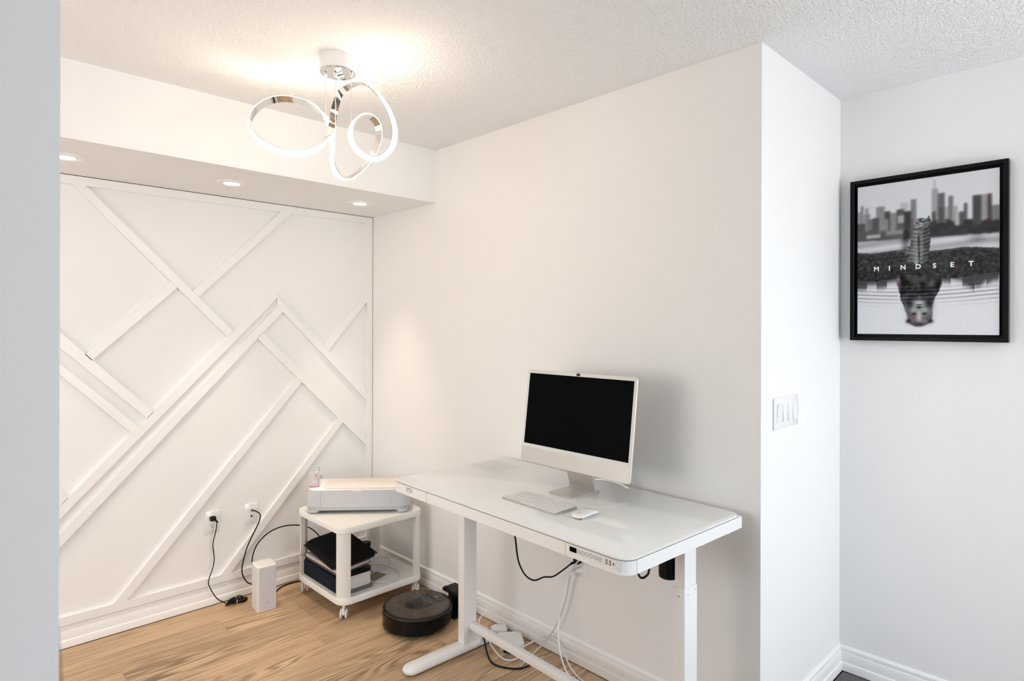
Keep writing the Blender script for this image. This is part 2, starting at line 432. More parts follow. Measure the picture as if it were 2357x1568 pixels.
# feature wall: rails, stile and diagonal battens, each a part of the wall
def strip(poly, name='strip'):
    t = 0.017
    n = len(poly); v = [(x, -t, z) for x, z in poly] + [(x, 0.0, z) for x, z in poly]
    f = [[i, (i + 1) % n, n + (i + 1) % n, n + i] for i in range(n)] + [list(range(n)), list(range(n, 2 * n))[::-1]]
    MB().add(v, f).build(name, 'trim_paint', wall_back, False)
MB().box(NOOK_L, -0.001, -0.0165, 0.0, SOF_Z - 0.0032, SOF_Z).build('shadow_gap', 'dark_gap', wall_back, False)  # dark strip painted in for the shade of the crack under the soffit
MB().box(-0.0045, -0.0008, -0.0160, 0.0, 0.107, SOF_Z - 0.0035).build('shadow_gap', 'seam_brown', wall_back, False)  # brown strip likewise stands in for the corner crack beside the stile
RT, RB, SX = 2.107, 0.146, -0.042
strip([(NOOK_L, RT), (-0.004, RT), (-0.004, SOF_Z - 0.003), (NOOK_L, SOF_Z - 0.003)], 'rail')
strip([(NOOK_L, 0.107), (-0.004, 0.107), (-0.004, RB), (NOOK_L, RB)], 'rail')
strip([(SX, RB), (-0.004, RB), (-0.004, RT), (SX, RT)], 'stile')
strip([(-1.563, RT), (-1.510, RT), (-0.853, 1.434), (-0.881, 1.405)])                       # S1
strip([(-0.594, RT), (-0.536, RT), (-1.027, 1.613), (-1.055, 1.642)])                       # S2
strip([(-1.155, 1.685), (-1.126, 1.656), (-1.486, 1.302), (-1.514, 1.331)])                 # S4
strip([(-2.298, RT), (-2.243, RT), (-1.232, 1.038), (-1.259, 1.010), (-1.607, 1.366)])      # S5
strip([(-2.425, RT), (-2.370, RT), (-1.604, 1.289), (-1.297, 0.973), (-1.324, 0.945)])      # S6
strip([(-0.645, 1.652), (-0.613, 1.622), (-2.036, RB), (-2.092, RB)])                       # S7a
strip([(-0.645, 1.652), (-0.6405, 1.6555), (SX, 1.056), (SX, 1.000), (-0.6125, 1.575), (-0.6125, 1.622)])   # S8
strip([(-0.6125, 1.575), (-0.582, 1.545), (-1.906, RB), (-1.962, RB)])                      # S7b
strip([(-0.695, 1.427), (-0.724, 1.397), (SX, 0.713), (SX, 0.768)])                         # S9
strip([(-0.497, 1.168), (-0.469, 1.140), (-1.342, RB), (-1.398, RB)])                       # S10
strip([(-0.236, 0.908), (-0.208, 0.880), (-0.860, RB), (-0.914, RB)])                       # S11
strip([(SX, 1.676), (SX, 1.617), (-0.303, 1.319), (-0.331, 1.347)])                         # S12
strip([(-2.30, 1.410), (-2.245, 1.410), (-1.574, 0.682), (-1.600, 0.656)])                  # S13

# ------------------------------------------------------------------ soffit downlights
dl_labels = ['recessed round downlight in the soffit, cut off by the near grey wall',
             'recessed round downlight in the middle of the soffit row',
             'recessed round downlight in the soffit nearest the inner room corner']
dl = None
for (x, y), lab in zip(((-1.638, -0.357), (-0.984, -0.357), (-0.295, -0.362)), dl_labels):
    if dl is None:
        dl = thing('downlight', lab, 'light', (x, y, SOF_Z), 0, 'recessed soffit downlights')
        MB().lathe([(0.073, 0.0), (0.073, -0.003), (0.066, -0.006), (0.048, -0.006), (0.043, -0.003), (0.042, 0.0)], 40, None, False, False).build('trim_ring', 'trim_paint', dl)
        MB().lathe([(0.047, -0.0005), (0.042, -0.0035), (0.037, -0.0040), (0.036, -0.001)], 40, None, False, False).build('inner_ring', 'trim_paint', dl)
        MB().lathe([(0.0365, -0.0010), (0.034, -0.0026), (0.001, -0.003)], 40, None, True, True).build('lens', 'lamp_lens', dl)
        t = dl
    else:
        t = copy_tree(dl); t.location = (x, y, SOF_Z); t['label'] = lab
    l = bpy.data.lights.new('downlight_lamp', 'SPOT'); l.energy = DOWNLIGHT_W; l.color = (1.0, 0.82, 0.60); l.spot_size = math.radians(58); l.spot_blend = 1.0
    l.shadow_soft_size = 0.035
    lo = bpy.data.objects.new('downlight_lamp', l); COL.objects.link(lo); lo.parent = t; lo.location = (0, 0, -0.012)

# ------------------------------------------------------------------ ribbon chandelier
CX, CYc = -0.973, -1.368
ch = thing('ribbon_chandelier', 'chrome pendant lamp with one looping glowing ribbon under a round ceiling canopy', 'chandelier', (CX, CYc, 2.0))
def rel(p): return (p[0] - CX, p[1] - CYc, p[2] - 2.0)
can = MB().lathe([(0.0640, 0.44), (0.0640, 0.388), (0.062, 0.386)], 48, None, True, True).build('canopy', 'white_gloss', ch)
MB().lathe([(0.0625, 0.386), (0.0635, 0.384), (0.0625, 0.3825), (0.001, 0.3825)], 48, None, True, True).build('canopy_plate', 'chrome', ch)
band_pts = [(-0.960, -1.297, 2.207), (-0.972, -1.262, 2.256), (-0.991, -1.198, 2.306), (-1.023, -1.138, 2.334), (-1.07, -1.093, 2.339), (-1.123, -1.083, 2.311), (-1.173, -1.105, 2.258), (-1.203, -1.145, 2.2), (-1.212, -1.206, 2.145), (-1.196, -1.263, 2.103), (-1.167, -1.319, 2.072), (-1.129, -1.355, 2.064), (-1.083, -1.373, 2.075), (-1.039, -1.374, 2.105), (-0.999, -1.352, 2.154), (-0.966, -1.316, 2.217), (-0.941, -1.287, 2.284), (-0.917, -1.283, 2.352), (-0.899, -1.301, 2.372), (-0.891, -1.35, 2.376), (-0.885, -1.411, 2.357), (-0.881, -1.486, 2.303), (-0.877, -1.545, 2.238), (-0.873, -1.577, 2.179), (-0.874, -1.589, 2.134), (-0.875, -1.575, 2.095), (-0.884, -1.538, 2.069), (-0.899, -1.496, 2.061), (-0.924, -1.471, 2.073), (-0.951, -1.459, 2.096), (-0.963, -1.447, 2.132), (-0.952, -1.43, 2.174), (-0.927, -1.413, 2.212), (-0.89, -1.406, 2.24), (-0.859, -1.409, 2.242), (-0.832, -1.407, 2.225), (-0.821, -1.404, 2.19), (-0.826, -1.399, 2.149), (-0.848, -1.392, 2.099), (-0.882, -1.386, 2.051), (-0.927, -1.399, 2.013), (-0.967, -1.415, 1.993), (-1.0, -1.425, 1.996), (-1.018, -1.422, 2.027), (-1.010, -1.400, 2.080), (-0.985, -1.352, 2.139), (-0.966, -1.318, 2.177)]
RES = 4
BP = smooth_path(band_pts, RES, True); nB = len(BP)
cA = sum((Vector(p) for p in band_pts[1:14]), Vector()) / 13
cB = Vector((-0.92, -1.44, 2.2)); cC = Vector((-0.89, -1.43, 2.15)); cU = Vector((-0.92, -1.40, 2.12))
view = Fv
want = []
for i, p in enumerate(BP):
    k = i / RES
    c = cA if (0.5 <= k <= 14) else (cB if k <= 26.5 else (cC if k <= 37.5 else cU))
    n_ = (p - c).normalized()
    if 13.5 < k < 17.0: n_ = (n_ * 0.45 + view * 1.0).normalized()      # shiny back of the rising strand faces the room
    if k > 44.0 or k < 1.0: n_ = (n_ * 0.6 - view * 0.8).normalized()
    want.append(n_)
Tn = [(BP[(i + 1) % nB] - BP[i - 1]).normalized() for i in range(nB)]
for it in range(14):
    want = [(want[i - 1] + want[i] * 2 + want[(i + 1) % nB]) for i in range(nB)]
    want = [(w - t * w.dot(t)).normalized() for w, t in zip(want, Tn)]
def band(o0, o1, half, ch_=0.0):
    rings = []
    for p, t, n_ in zip(BP, Tn, want):
        w = t.cross(n_).normalized()
        q = [p + n_ * o0 - w * half, p + n_ * o0 + w * half, p + n_ * (o1 - ch_) + w * half, p + n_ * o1 + w * (half - ch_), p + n_ * o1 - w * (half - ch_), p + n_ * (o1 - ch_) - w * half]
        rings.append([rel(x) for x in q])
    rings.append(rings[0])
    return MB().loft(rings, False, False)
band(-0.004, 0.0005, 0.0125).build('chrome_ribbon', 'chrome', ch, True, 40)
band(0.0006, 0.0055, 0.0115, 0.002).build('glowing_diffuser', 'diffuser', ch, True, 50)
for a, b_ in (((-1.004, -1.338, 2.383), (-1.004, -1.338, 2.225)), ((-0.979, -1.362, 2.383), (-0.979, -1.362, 2.15)), ((-0.937, -1.403, 2.383), (-0.960, -1.440, 2.165))):
    MB().cyl(rel(a), rel(b_), 0.0012, 8).build('suspension_wire', 'suspension', ch)
    MB().lathe([(0.006, 0.0), (0.006, -0.006), (0.003, -0.013)], 14, Matrix.Translation(rel(a)), True, True).build('wire_grip', 'chrome', ch)

# ------------------------------------------------------------------ wall plates
def wall_plate(name, label, cat, loc, rotz, w=0.072, h=0.115, group=None):
    t = thing(name, label, cat, loc, rotz, group)
    MB().box(-w / 2, w / 2, -0.006, 0.0, -h / 2, h / 2, 0.0025, 2).build('plate', 'white_gloss', t)
    return t
def receptacle(t, z):
    r = MB().prism(rrect(-0.0165, 0.0165, -0.0145, 0.0145, 0.006), 0.006, 0.0075, Matrix.Translation((0, 0, z)) @ Matrix.Rotation(PI / 2, 4, 'X')).build('receptacle', 'white_gloss', t)
    sl = MB(); sl.box(-0.0072, -0.0052, -0.0078, -0.007, z, z + 0.008); sl.box(0.0052, 0.0072, -0.0078, -0.007, z + 0.001, z + 0.007)
    sl.cyl((0, -0.007, z - 0.006), (0, -0.0078, z - 0.006), 0.0024, 10)
    sl.build('slots', 'dark_gap', r)
def screws(t, zs, x=0.0):
    for z in zs: MB().cyl((x, -0.005, z), (x, -0.0066, z), 0.0028, 12).build('screw', 'light_grey', t)
t = wall_plate('wall_outlet', 'white duplex wall outlet on the panelled wall with a black plug in it', 'outlet', (-0.953, 0, 0.434), 0)
receptacle(t, 0.020); receptacle(t, -0.020); screws(t, (0.047, -0.047))
t = wall_plate('coax_wall_plate', 'white coaxial wall plate between two diagonal battens', 'wall plate', (-0.750, 0, 0.434), 0)
MB().box(-0.0165, 0.0165, -0.0072, -0.005, -0.033, 0.033, 0.001, 1).build('insert', 'white_gloss', t)
MB().cyl((0, -0.007, 0.020), (0, -0.016, 0.020), 0.0050, 12).build('coax_socket', 'brass', t)
MB().cyl((0, -0.007, -0.012), (0, -0.0078, -0.012), 0.006, 14).build('data_port', 'dark_gap', t)
screws(t, (0.047, -0.047))
t = wall_plate('wall_outlet', 'white duplex wall outlet below the standing desk, black and white plugs in it', 'outlet', (0, -1.711, 0.434), -PI / 2)
receptacle(t, 0.020); receptacle(t, -0.020); screws(t, (0.047, -0.047))
# four gang light switch on the return wall
sw = thing('light_switch_plate', 'white four-gang rocker light switch plate on the bright return wall', 'switch', (0.2035, OUT_Y, 1.157), 0)
mb = MB().box(-0.108, 0.108, -0.006, 0, -0.0567, 0.0567, 0.0025, 2); mb.build('plate', 'white_gloss', sw)
for i, x in enumerate((-0.069, -0.023, 0.023, 0.069)):
    MB().box(x - 0.0185, x + 0.0185, -0.0068, -0.005, -0.035, 0.035).build('rocker_frame', 'white_gloss', sw)
    M_ = Matrix.Translation((x, -0.0065, 0)) @ Matrix.Rotation(math.radians(3.4 if i == 0 else -3.4), 4, 'X')
    MB().box(-0.0160, 0.0160, -0.0030, 0.002, -0.0325, 0.0325, 0.0008, 1, M_).build('rocker', 'white_gloss', sw)
    for z in (-0.048, 0.048): MB().cyl((x, -0.005, z), (x, -0.0066, z), 0.0028, 12).build('screw', 'white_gloss', sw)

# ------------------------------------------------------------------ framed canvas picture
PWID, PHEI = 0.522, 0.664
pic = thing('framed_picture', 'black framed grey cityscape print of a cat with a lion reflection, lettered MINDSET', 'picture', (PIC_X, -2.811, 1.411), -PI / 2)
D = 0.036
def bar(x0, x1, z0, z1): return MB().box(x0, x1, -D, -0.002, z0, z1, 0.001, 1)
hw = PWID / 2; fw_ = 0.015
for a in ((-hw, -hw + fw_, 0, PHEI), (hw - fw_, hw, 0, PHEI), (-hw + fw_, hw - fw_, 0, fw_), (-hw + fw_, hw - fw_, PHEI - fw_, PHEI)):
    bar(*a).build('frame_bar', 'frame_black', pic)
MB().box(-hw + fw_, hw - fw_, -0.012, -0.002, fw_, PHEI - fw_).build('backing', 'frame_black', pic, False)
cw, chh = 0.468, 0.610
def paint(W=212, Hh=276):
    """flat monochrome print: skyline, river bank, cat and rippled reflection"""
    u, v = np.meshgrid((np.arange(W) + 0.5) / W, (np.arange(Hh) + 0.5) / Hh)
    g = 0.83 - 0.10 * v + 0.02 * np.sin(7 * v)
    def blur(a, k):
        for _ in range(3):
            p = np.pad(a, k, mode='edge'); c = np.cumsum(p, 0); c = np.vstack([np.zeros((1, c.shape[1])), c]); a2 = (c[2 * k + 1:] - c[:-2 * k - 1]) / (2 * k + 1)
            c = np.cumsum(a2, 1); c = np.hstack([np.zeros((c.shape[0], 1)), c]); a = (c[:, 2 * k + 1:] - c[:, :-2 * k - 1]) / (2 * k + 1)
        return a
    B = [(0.0, .04, .17, .55), (.025, .045, .13, .5), (.06, .085, .15, .55), (.05, .1, .19, .5), (.145, .21, .15, .50), (.21, .255, .185, .27), (.255, .31, .20, .5), (.33, .385, .14, .70), (.30, .36, .18, .30),
         (.405, .45, .125, .46), (.36, .41, .20, .22), (.555, .60, .075, .56), (.572, .580, .02, .62), (.60, .645, .11, .36), (.645, .67, .2, .62), (.67, .705, .135, .42), (.70, .73, .20, .6), (.74, .79, .24, .30), (.775, .795, .19, .33),
         (.83, .955, .15, .26), (.885, .925, .148, .55), (.955, 1., .22, .45), (.60, .64, .20, .30), (.555, .585, .22, .3), (.08, .15, .225, .42), (.12, .17, .22, .30), (.17, .24, .235, .50), (.0, .06, .25, .30)]
    for a, b2, t, c in B:
        g = np.where((u > a) & (u < b2) & (v > t), c * (1 + 0.10 * np.sin(v * 330) * np.sin(u * 420)) + 0.25 * np.clip(v - 0.27, 0, 1), g)
    n1 = np.random.rand(Hh, W)
    tree = 0.305 + 0.015 * np.sin(9 * u) + 0.008 * np.sin(37 * u) + 0.012 * np.sign(np.sin(53 * u)) - 0.01 * u
    g = np.where((v > tree) & (v < .385), 0.20 + 0.10 * (blur(n1, 3) - .5) * 6 + 0.12 * (u < .45), g)
    for a, b2, t, bt, c in ((.07, .18, .335, .355, .68), (.22, .37, .315, .345, .50), (.31, .36, .22, .27, .62), (.355, .40, .32, .42, .17)):
        g = np.where((u > a) & (u < b2) & (v > t) & (v < bt), c, g)
    wt = 0.372 + 0.02 * u; wb = 0.447 + 0.025 * u + 0.006 * np.sin(14 * u)
    g = np.where((v > wt) & (v < wb), 0.72 + 0.10 * np.sin(v * 90 + u * 4) - 0.35 * np.exp(-((u - .37) / .03) ** 2) - 0.2 * np.exp(-((u - .86) / .06) ** 2) * (v < .43), g)
    g = blur(g, 1)
    bank = (v >= wb) & (v < 0.635 + 0.012 * np.sin(11 * u))
    rough = blur(n1, 1); fine = np.random.rand(Hh, W)
    g = np.where(bank, np.clip(0.19 + (rough - .5) * 0.55 + (fine - .5) * .10 - 0.35 * np.clip(v - .55, 0, 1) + 0.10 * np.exp(-((v - wb) / .012) ** 2), 0.02, 1), g)
    # lower water: reflected skyline fading into bright sky with ripples
    low = v >= 0.635 + 0.012 * np.sin(11 * u)
    edge = 0.672 + 0.014 * np.sin(u * 16 + 1) + 0.012 * np.sign(np.sin(41 * u)) + 0.035 * np.exp(-((u - .87) / .05) ** 2) + 0.02 * np.exp(-((u - .2) / .08) ** 2)
    ref = 1 / (1 + np.exp((v - edge) / .008))
    base_ = 0.86 - 0.02 * np.sin(5 * v) - 0.62 * ref
    rip = np.sin((v - .02 * np.cos(3.2 * (u - .45))) * 260) * np.exp(-((v - .745) / .045) ** 2)
    base_ = base_ - 0.30 * np.clip(rip, 0, 1) * (0.35 + 0.65 * (np.abs(u - .45) > .14))
    g = np.where(low, base_ + (fine - .5) * .03, g)
    # lion reflection, upside down
    warp = blur(np.random.rand(Hh, W), 2) - .5
    hwid = np.interp(v, [.615, .66, .72, .78, .82, .86, .90, .93, .955], [.155, .165, .15, .125, .108, .10, .095, .078, .02])
    cxl = 0.465 + 0.008 * np.sin(v * 30)
    body = np.clip((hwid * (1 + .5 * warp) - np.abs(u - cxl)) / .012, 0, 1) * np.clip((.957 - v) / .008, 0, 1) * (v > .612)
    fur = 0.27 + warp * 1.5 + (fine - .5) * .10 + .20 * np.clip(v - .76, 0, .2) * 3
    g = g * (1 - body) + np.clip(fur - .10 * (v < .74), .03, 1) * body
    def spot(g, ex, ey, a, b2, c, k=1.0):
        e_ = ((u - ex) / a) ** 2 + ((v - ey) / b2) ** 2
        w_ = np.exp(-e_ * 1.3) * k
        return g * (1 - w_) + (c + warp * .3) * w_
    for q in ((.47, .845, .085, .065, .50), (.468, .80, .05, .022, .78), (.47, .885, .022, .045, .72), (.425, .84, .03, .02, .66), (.515, .84, .03, .02, .66), (.468, .825, .020, .009, .07), (.468, .808, .03, .004, .15), (.434, .868, .017, .008, .06), (.507, .868, .017, .008, .06), (.392, .915, .022, .016, .12), (.55, .915, .022, .016, .12), (.47, .935, .05, .014, .16), (.40, .80, .03, .04, .14), (.54, .80, .03, .04, .14), (.318, .645, .016, .03, .40)):
        g = spot(g, *q)
    g = np.where(body > .5, g - .22 * np.clip(rip, 0, 1), g)
    # cat sitting upright, head raised
    def soft(d, k=.006): return np.clip(.5 + d / k, 0, 1)
    torso = np.minimum(u - np.interp(v, [.30, .34, .40, .46, .53], [.440, .420, .404, .404, .42]), np.interp(v, [.30, .34, .40, .46, .53], [.530, .545, .550, .542, .525]) - u)
    torso = soft(torso) * ((v > .30) & (v < .535))
    def EL(ex, ey, a, b2): return soft((1 - np.sqrt(((u - ex) / a) ** 2 + ((v - ey) / b2) ** 2)) * min(a, b2), .006)
    haunch = EL(.402, .478, .036, .052)
    tail = soft(.0075 - np.abs(v - (.487 + .010 * np.sin((u - .2) * 14))), .004) * ((u > .235) & (u < .40))
    head = EL(.480, .290, .054, .038)
    tri = lambda cx, top, bot, hw, sk: soft(np.minimum((v - top) * hw / (bot - top) - np.abs(u - cx - sk * (v - bot)), bot - v), .005)
    ears = np.maximum(tri(.438, .247, .290, .026, .45), tri(.527, .240, .285, .026, -.25))
    legs = np.maximum.reduce([soft(.013 - np.abs(u - .447)) * ((v > .48) & (v < .548)), soft(.014 - np.abs(u - .490)) * ((v > .48) & (v < .545)), soft(.013 - np.abs(u - .398)) * ((v > .49) & (v < .535))])
    cat = np.maximum.reduce([torso, haunch, tail, head, ears, legs])
    st = np.sin(v * 260 + 60 * np.abs(u - .475) + warp * 22)
    tone = .36 + .08 * st + warp * .9 + .16 * np.exp(-((u - .455) / .03) ** 2) * (v > .33) - .08 * (u > .50) + .10 * np.clip(head, 0, 1)
    g = g * (1 - cat) + np.clip(tone, .03, .8) * cat
    g = g * (1 - tail * .9) + (.14 + .08 * np.sin(u * 260)) * tail * .9
    for q in ((.455, .286, .012, .0045, .05), (.500, .280, .012, .0045, .05), (.473, .305, .020, .010, .66), (.470, .298, .007, .005, .15), (.475, .317, .028, .006, .14), (.478, .268, .012, .010, .10), (.440, .272, .008, .012, .50), (.447, .543, .012, .007, .60), (.490, .541, .012, .007, .45), (.465, .40, .012, .06, .16), (.468, .49, .006, .05, .08)):
        g = spot(g, *q)
    g = np.clip(g, 0.015, 0.95)
    rgb = np.stack([g * .985, g * .99, g * 1.005], -1)
    for ex, ey, r, s_ in ((.437, .270, .010, .10), (.915, .152, .03, .06), (.93, .30, .05, .04), (.32, .655, .03, .05), (.48, .945, .05, .05), (.42, .90, .04, .04), (.56, .60, .006, .2), (.74, .60, .006, .25), (.97, .575, .010, .25), (.30, .335, .04, .04), (.5, .57, .008, .2)):
        w_ = np.exp(-(((u - ex) / r) ** 2 + ((v - ey) / r) ** 2))[..., None]
        rgb = rgb + w_ * s_ * np.array([.9, -.05, .35])
    rgb = np.clip(rgb, 0.01, 0.95)
    return rgb ** 2.0
def make_canvas():
    img = paint(); Hh, W = img.shape[:2]
    xs = np.linspace(-cw / 2, cw / 2, W + 1); zs = np.linspace(PHEI / 2 + chh / 2, PHEI / 2 - chh / 2, Hh + 1)
    X, Z = np.meshgrid(xs, zs)
    V = np.stack([X.ravel(), np.full(X.size, -0.0285), Z.ravel()], -1)
    i, j = np.meshgrid(np.arange(Hh), np.arange(W), indexing='ij'); a = (i * (W + 1) + j).ravel()
    Fc = np.stack([a, a + W + 1, a + W + 2, a + 1], -1)
    me = bpy.data.meshes.new('canvas_print')
    me.from_pydata(V.tolist(), [], Fc.tolist()); me.update()
    ca = me.color_attributes.new('print', 'FLOAT_COLOR', 'CORNER')
    cols = np.repeat(np.concatenate([img.reshape(-1, 3), np.ones((W * Hh, 1))], 1), 4, axis=0)
    ca.data.foreach_set('color', cols.astype(np.float32).ravel())
    mt = bpy.data.materials.new('canvas_print'); mt.use_nodes = True
    b = mt.node_tree.nodes['Principled BSDF']; b.inputs['Roughness'].default_value = 0.65; b.inputs['Specular IOR Level'].default_value = 0.2
    at = mt.node_tree.nodes.new('ShaderNodeAttribute'); at.attribute_name = 'print'
    mt.node_tree.links.new(at.outputs['Color'], b.inputs['Base Color'])
    me.materials.append(mt)
    o = bpy.data.objects.new('canvas_print', me); COL.objects.link(o); o.parent = pic
    o['label'] = 'monochrome canvas print with skyline, sitting cat and upside-down lion reflection'
    return o
print_o = make_canvas()
MB().box(-cw / 2, cw / 2, -0.0280, -0.0125, PHEI / 2 - chh / 2, PHEI / 2 + chh / 2, 0.002, 2).build('canvas', 'paper_white', pic)
for L_, u_ in zip('MINDSET', (.150, .250, .352, .462, .577, .697, .822)):
    text(L_, 'letter', 'lettering_white', pic, (-cw / 2 + u_ * cw, -0.0289, PHEI / 2 + chh / 2 - .565 * chh), 0.0255, (PI / 2, 0, 0), 0.0001, 0.0008)

# ------------------------------------------------------------------ standing desk
TH = 0.03526; DROT = -(PI / 2 + TH); DO = Vector((-0.011, -1.25, 0)); DL, DW, DZ = 1.211, 0.636, 0.83
desk = thing('standing_desk', 'white electric standing desk with glossy glass top against the wall', 'desk', DO, DROT)
def desk_pt(x, y, z):
    c, s = math.cos(DROT), math.sin(DROT); return Vector((DO.x + c * x - s * y, DO.y + s * x + c * y, z))
cr_ = 0.045
top = MB()
out = rrect(0, DL, -DW, 0, cr_, 8); inn = rrect(0.0015, DL - 0.0015, -DW + 0.0015, -0.0015, cr_ - 0.0015, 8)
top.loft([[(x, y, DZ - 0.0055) for x, y in out], [(x, y, DZ - 0.0012) for x, y in out], [(x, y, DZ) for x, y in inn]])
top.build('glass_top', 'white_glass', desk, True, 50)
g_ = rrect(0.003, DL - 0.003, -DW + 0.003, -0.003, cr_ - 0.003, 8)
MB().prism(g_, DZ - 0.0082, DZ - 0.0054).build('shadow_gap', 'dark_gap', desk)
AZ0, AZ1 = DZ - 0.047, DZ - 0.0080
xL, xR = 0.2543, 0.9853
dense = []
def ring_to(pts, z0, z1): return MB().prism(pts, z0, z1)
# front apron with rounded ends, in three sections (left, drawer, control) plus side and back aprons
def apron_section(kind):
    t_ = 0.018
    if kind == 'left':
        o_ = [(xL - 0.0008, -DW), (xL - 0.0008, -DW + t_)]
        arc = [(cr_ - cr_ * math.sin(a), -DW + cr_ - cr_ * math.cos(a)) for a in np.linspace(0, PI / 2, 9)]
        inner = [(cr_ - (cr_ - t_) * math.sin(a), -DW + cr_ - (cr_ - t_) * math.cos(a)) for a in np.linspace(PI / 2, 0, 9)]
        pts = [(xL - 0.0008, -DW)] + arc + inner + [(xL - 0.0008, -DW + t_)]
    else:
        arc = [(DL - cr_ + cr_ * math.sin(a), -DW + cr_ - cr_ * math.cos(a)) for a in np.linspace(0, PI / 2, 9)]
        inner = [(DL - cr_ + (cr_ - t_) * math.sin(a), -DW + cr_ - (cr_ - t_) * math.cos(a)) for a in np.linspace(PI / 2, 0, 9)]
        pts = [(xR + 0.0008, -DW)] + arc + inner + [(xR + 0.0008, -DW + t_)]
    return MB().prism([(float(x), float(y)) for x, y in pts], AZ0, AZ1)
apron_section('left').build('corner_apron', 'white_metal', desk)
ctrl = apron_section('right').build('control_apron', 'white_metal', desk)
dr = MB().box(xL + 0.0008, xR - 0.0008, -DW, -DW + 0.018, AZ0, AZ1, 0.0006, 1).build('drawer_front', 'white_metal', desk)
MB().box(xL + 0.01, xR - 0.01, -DW + 0.0185, -0.27, AZ0 + 0.002, AZ1 - 0.006).build('drawer_box', 'white_metal', desk, False)
MB().box(0, 0.016, -DW + cr_, -cr_, AZ0, AZ1).build('side_apron', 'white_metal', desk, False)
MB().box(DL - 0.016, DL, -DW + cr_, -0.002, AZ0, AZ1).build('side_apron', 'white_metal', desk, False)
MB().box(cr_, DL - 0.018, -0.018, -0.002, AZ0, AZ1).build('back_apron', 'white_metal', desk, False)
MB().box(DL - 0.0004, DL + 0.0004, -DW + cr_ - 0.0008, -DW + cr_ + 0.0006, AZ0, AZ1).build('seam', 'seam_grey', desk, False)
# fixing clips under the right side apron
for y in (-0.30, -0.245, -0.085):
    MB().box(DL - 0.012, DL - 0.001, y - 0.006, y + 0.006, AZ0 - 0.003, AZ0 + 0.0005, 0.001, 1).build('fixing_clip', 'white_metal', desk)
# control strip
cz = DZ - 0.0215; yf = -DW
def frontm(): return Matrix.Translation((0, yf, 0)) @ Matrix.Rotation(PI / 2, 4, 'X')
def fprism(pts, d0, d1): return MB().prism(pts, d0, d1, frontm())
def outline(x0, x1, z0, z1, w=0.0004):
    mb = MB()
    for a in ((x0, x1, z0, z0 + w), (x0, x1, z1 - w, z1), (x0, x0 + w, z0, z1), (x1 - w, x1, z0, z1)):
        mb.box(a[0], a[1], yf - 0.0002, yf + 0.001, a[2], a[3])
    return mb
outline(0.998, 1.128, DZ - 0.0345, DZ - 0.0105).build('panel_edge', 'seam_light', ctrl, False)
outline(1.131, 1.192, DZ - 0.0345, DZ - 0.0105).build('panel_edge', 'seam_light', ctrl, False)
fprism(rrect(1.0015, 1.0285, DZ - 0.0290, DZ - 0.0145, 0.001), 0.0, 0.0006).build('display', 'screen_black', ctrl)
for i, (bx, sym) in enumerate(zip((1.037, 1.0529, 1.0686, 1.0849, 1.101, 1.1169), ('^', 'v', '1', '2', '3', '4'))):
    r_ = MB(); M_ = Matrix.Translation((bx, yf, cz)) @ Matrix.Rotation(PI / 2, 4, 'X')
    r_.lathe([(0.0068, 0.0), (0.0068, 0.0005), (0.0059, 0.0005), (0.0059, 0.0)], 24, M_, False, False)
    bt = r_.build('button_ring', 'button_mark', ctrl)
    if sym in '^v':
        s_ = 1 if sym == '^' else -1
        MB().tube([(bx - 0.0028, yf - 0.0003, cz - 0.0012 * s_), (bx, yf - 0.0003, cz + 0.0014 * s_), (bx + 0.0028, yf - 0.0003, cz - 0.0012 * s_)], 0.00045, 6, 3).build('arrow_mark', 'button_mark', bt)
    else:
        text(sym, 'number_mark', 'button_mark', bt, (bx, yf - 0.0002, cz), 0.0068, (PI / 2, 0, 0), 0.0001, 0.0002)
for x in (1.1403, 1.1526):
    p_ = fprism(rrect(x - 0.0030, x + 0.0030, cz - 0.0068, cz + 0.0068, 0.0004), 0, 0.0005).build('usb_port', 'dark_gap', ctrl)
    fprism(rrect(x - 0.0014, x + 0.0014, cz - 0.0050, cz + 0.0050, 0.0002), 0.0005, 0.0009).build('contact', 'light_grey', p_)
fprism(rrect(1.1633, 1.1663, cz - 0.0042, cz + 0.0042, 0.0012), 0, 0.0006).build('usb_port', 'dark_gap', ctrl)
MB().lathe([(0.0078, 0.0), (0.0078, 0.0004), (0.0071, 0.0004), (0.0071, 0.0)], 24, Matrix.Translation((1.179, yf, cz)) @ Matrix.Rotation(PI / 2, 4, 'X'), False, False).build('round_mark', 'seam_light', ctrl)
# faint maker's mark on the left end of the apron
text('JARITA', 'logo_lettering', 'lettering_dark', desk, (0.134, yf - 0.0002, DZ - 0.0195), 0.0145, (PI / 2, 0, 0), 0.0001, -0.0001)
lg = MB(); lg.box(0.110, 0.156, yf - 0.0003, yf, DZ - 0.0268, DZ - 0.0263); lg.box(0.112, 0.127, yf - 0.0003, yf, DZ - 0.0305, DZ - 0.0290); lg.box(0.131, 0.136, yf - 0.0003, yf, DZ - 0.0305, DZ - 0.0285); lg.box(0.139, 0.152, yf - 0.0003, yf, DZ - 0.0308, DZ - 0.0288)
lg.build('logo_underline', 'lettering_dark', desk, False)
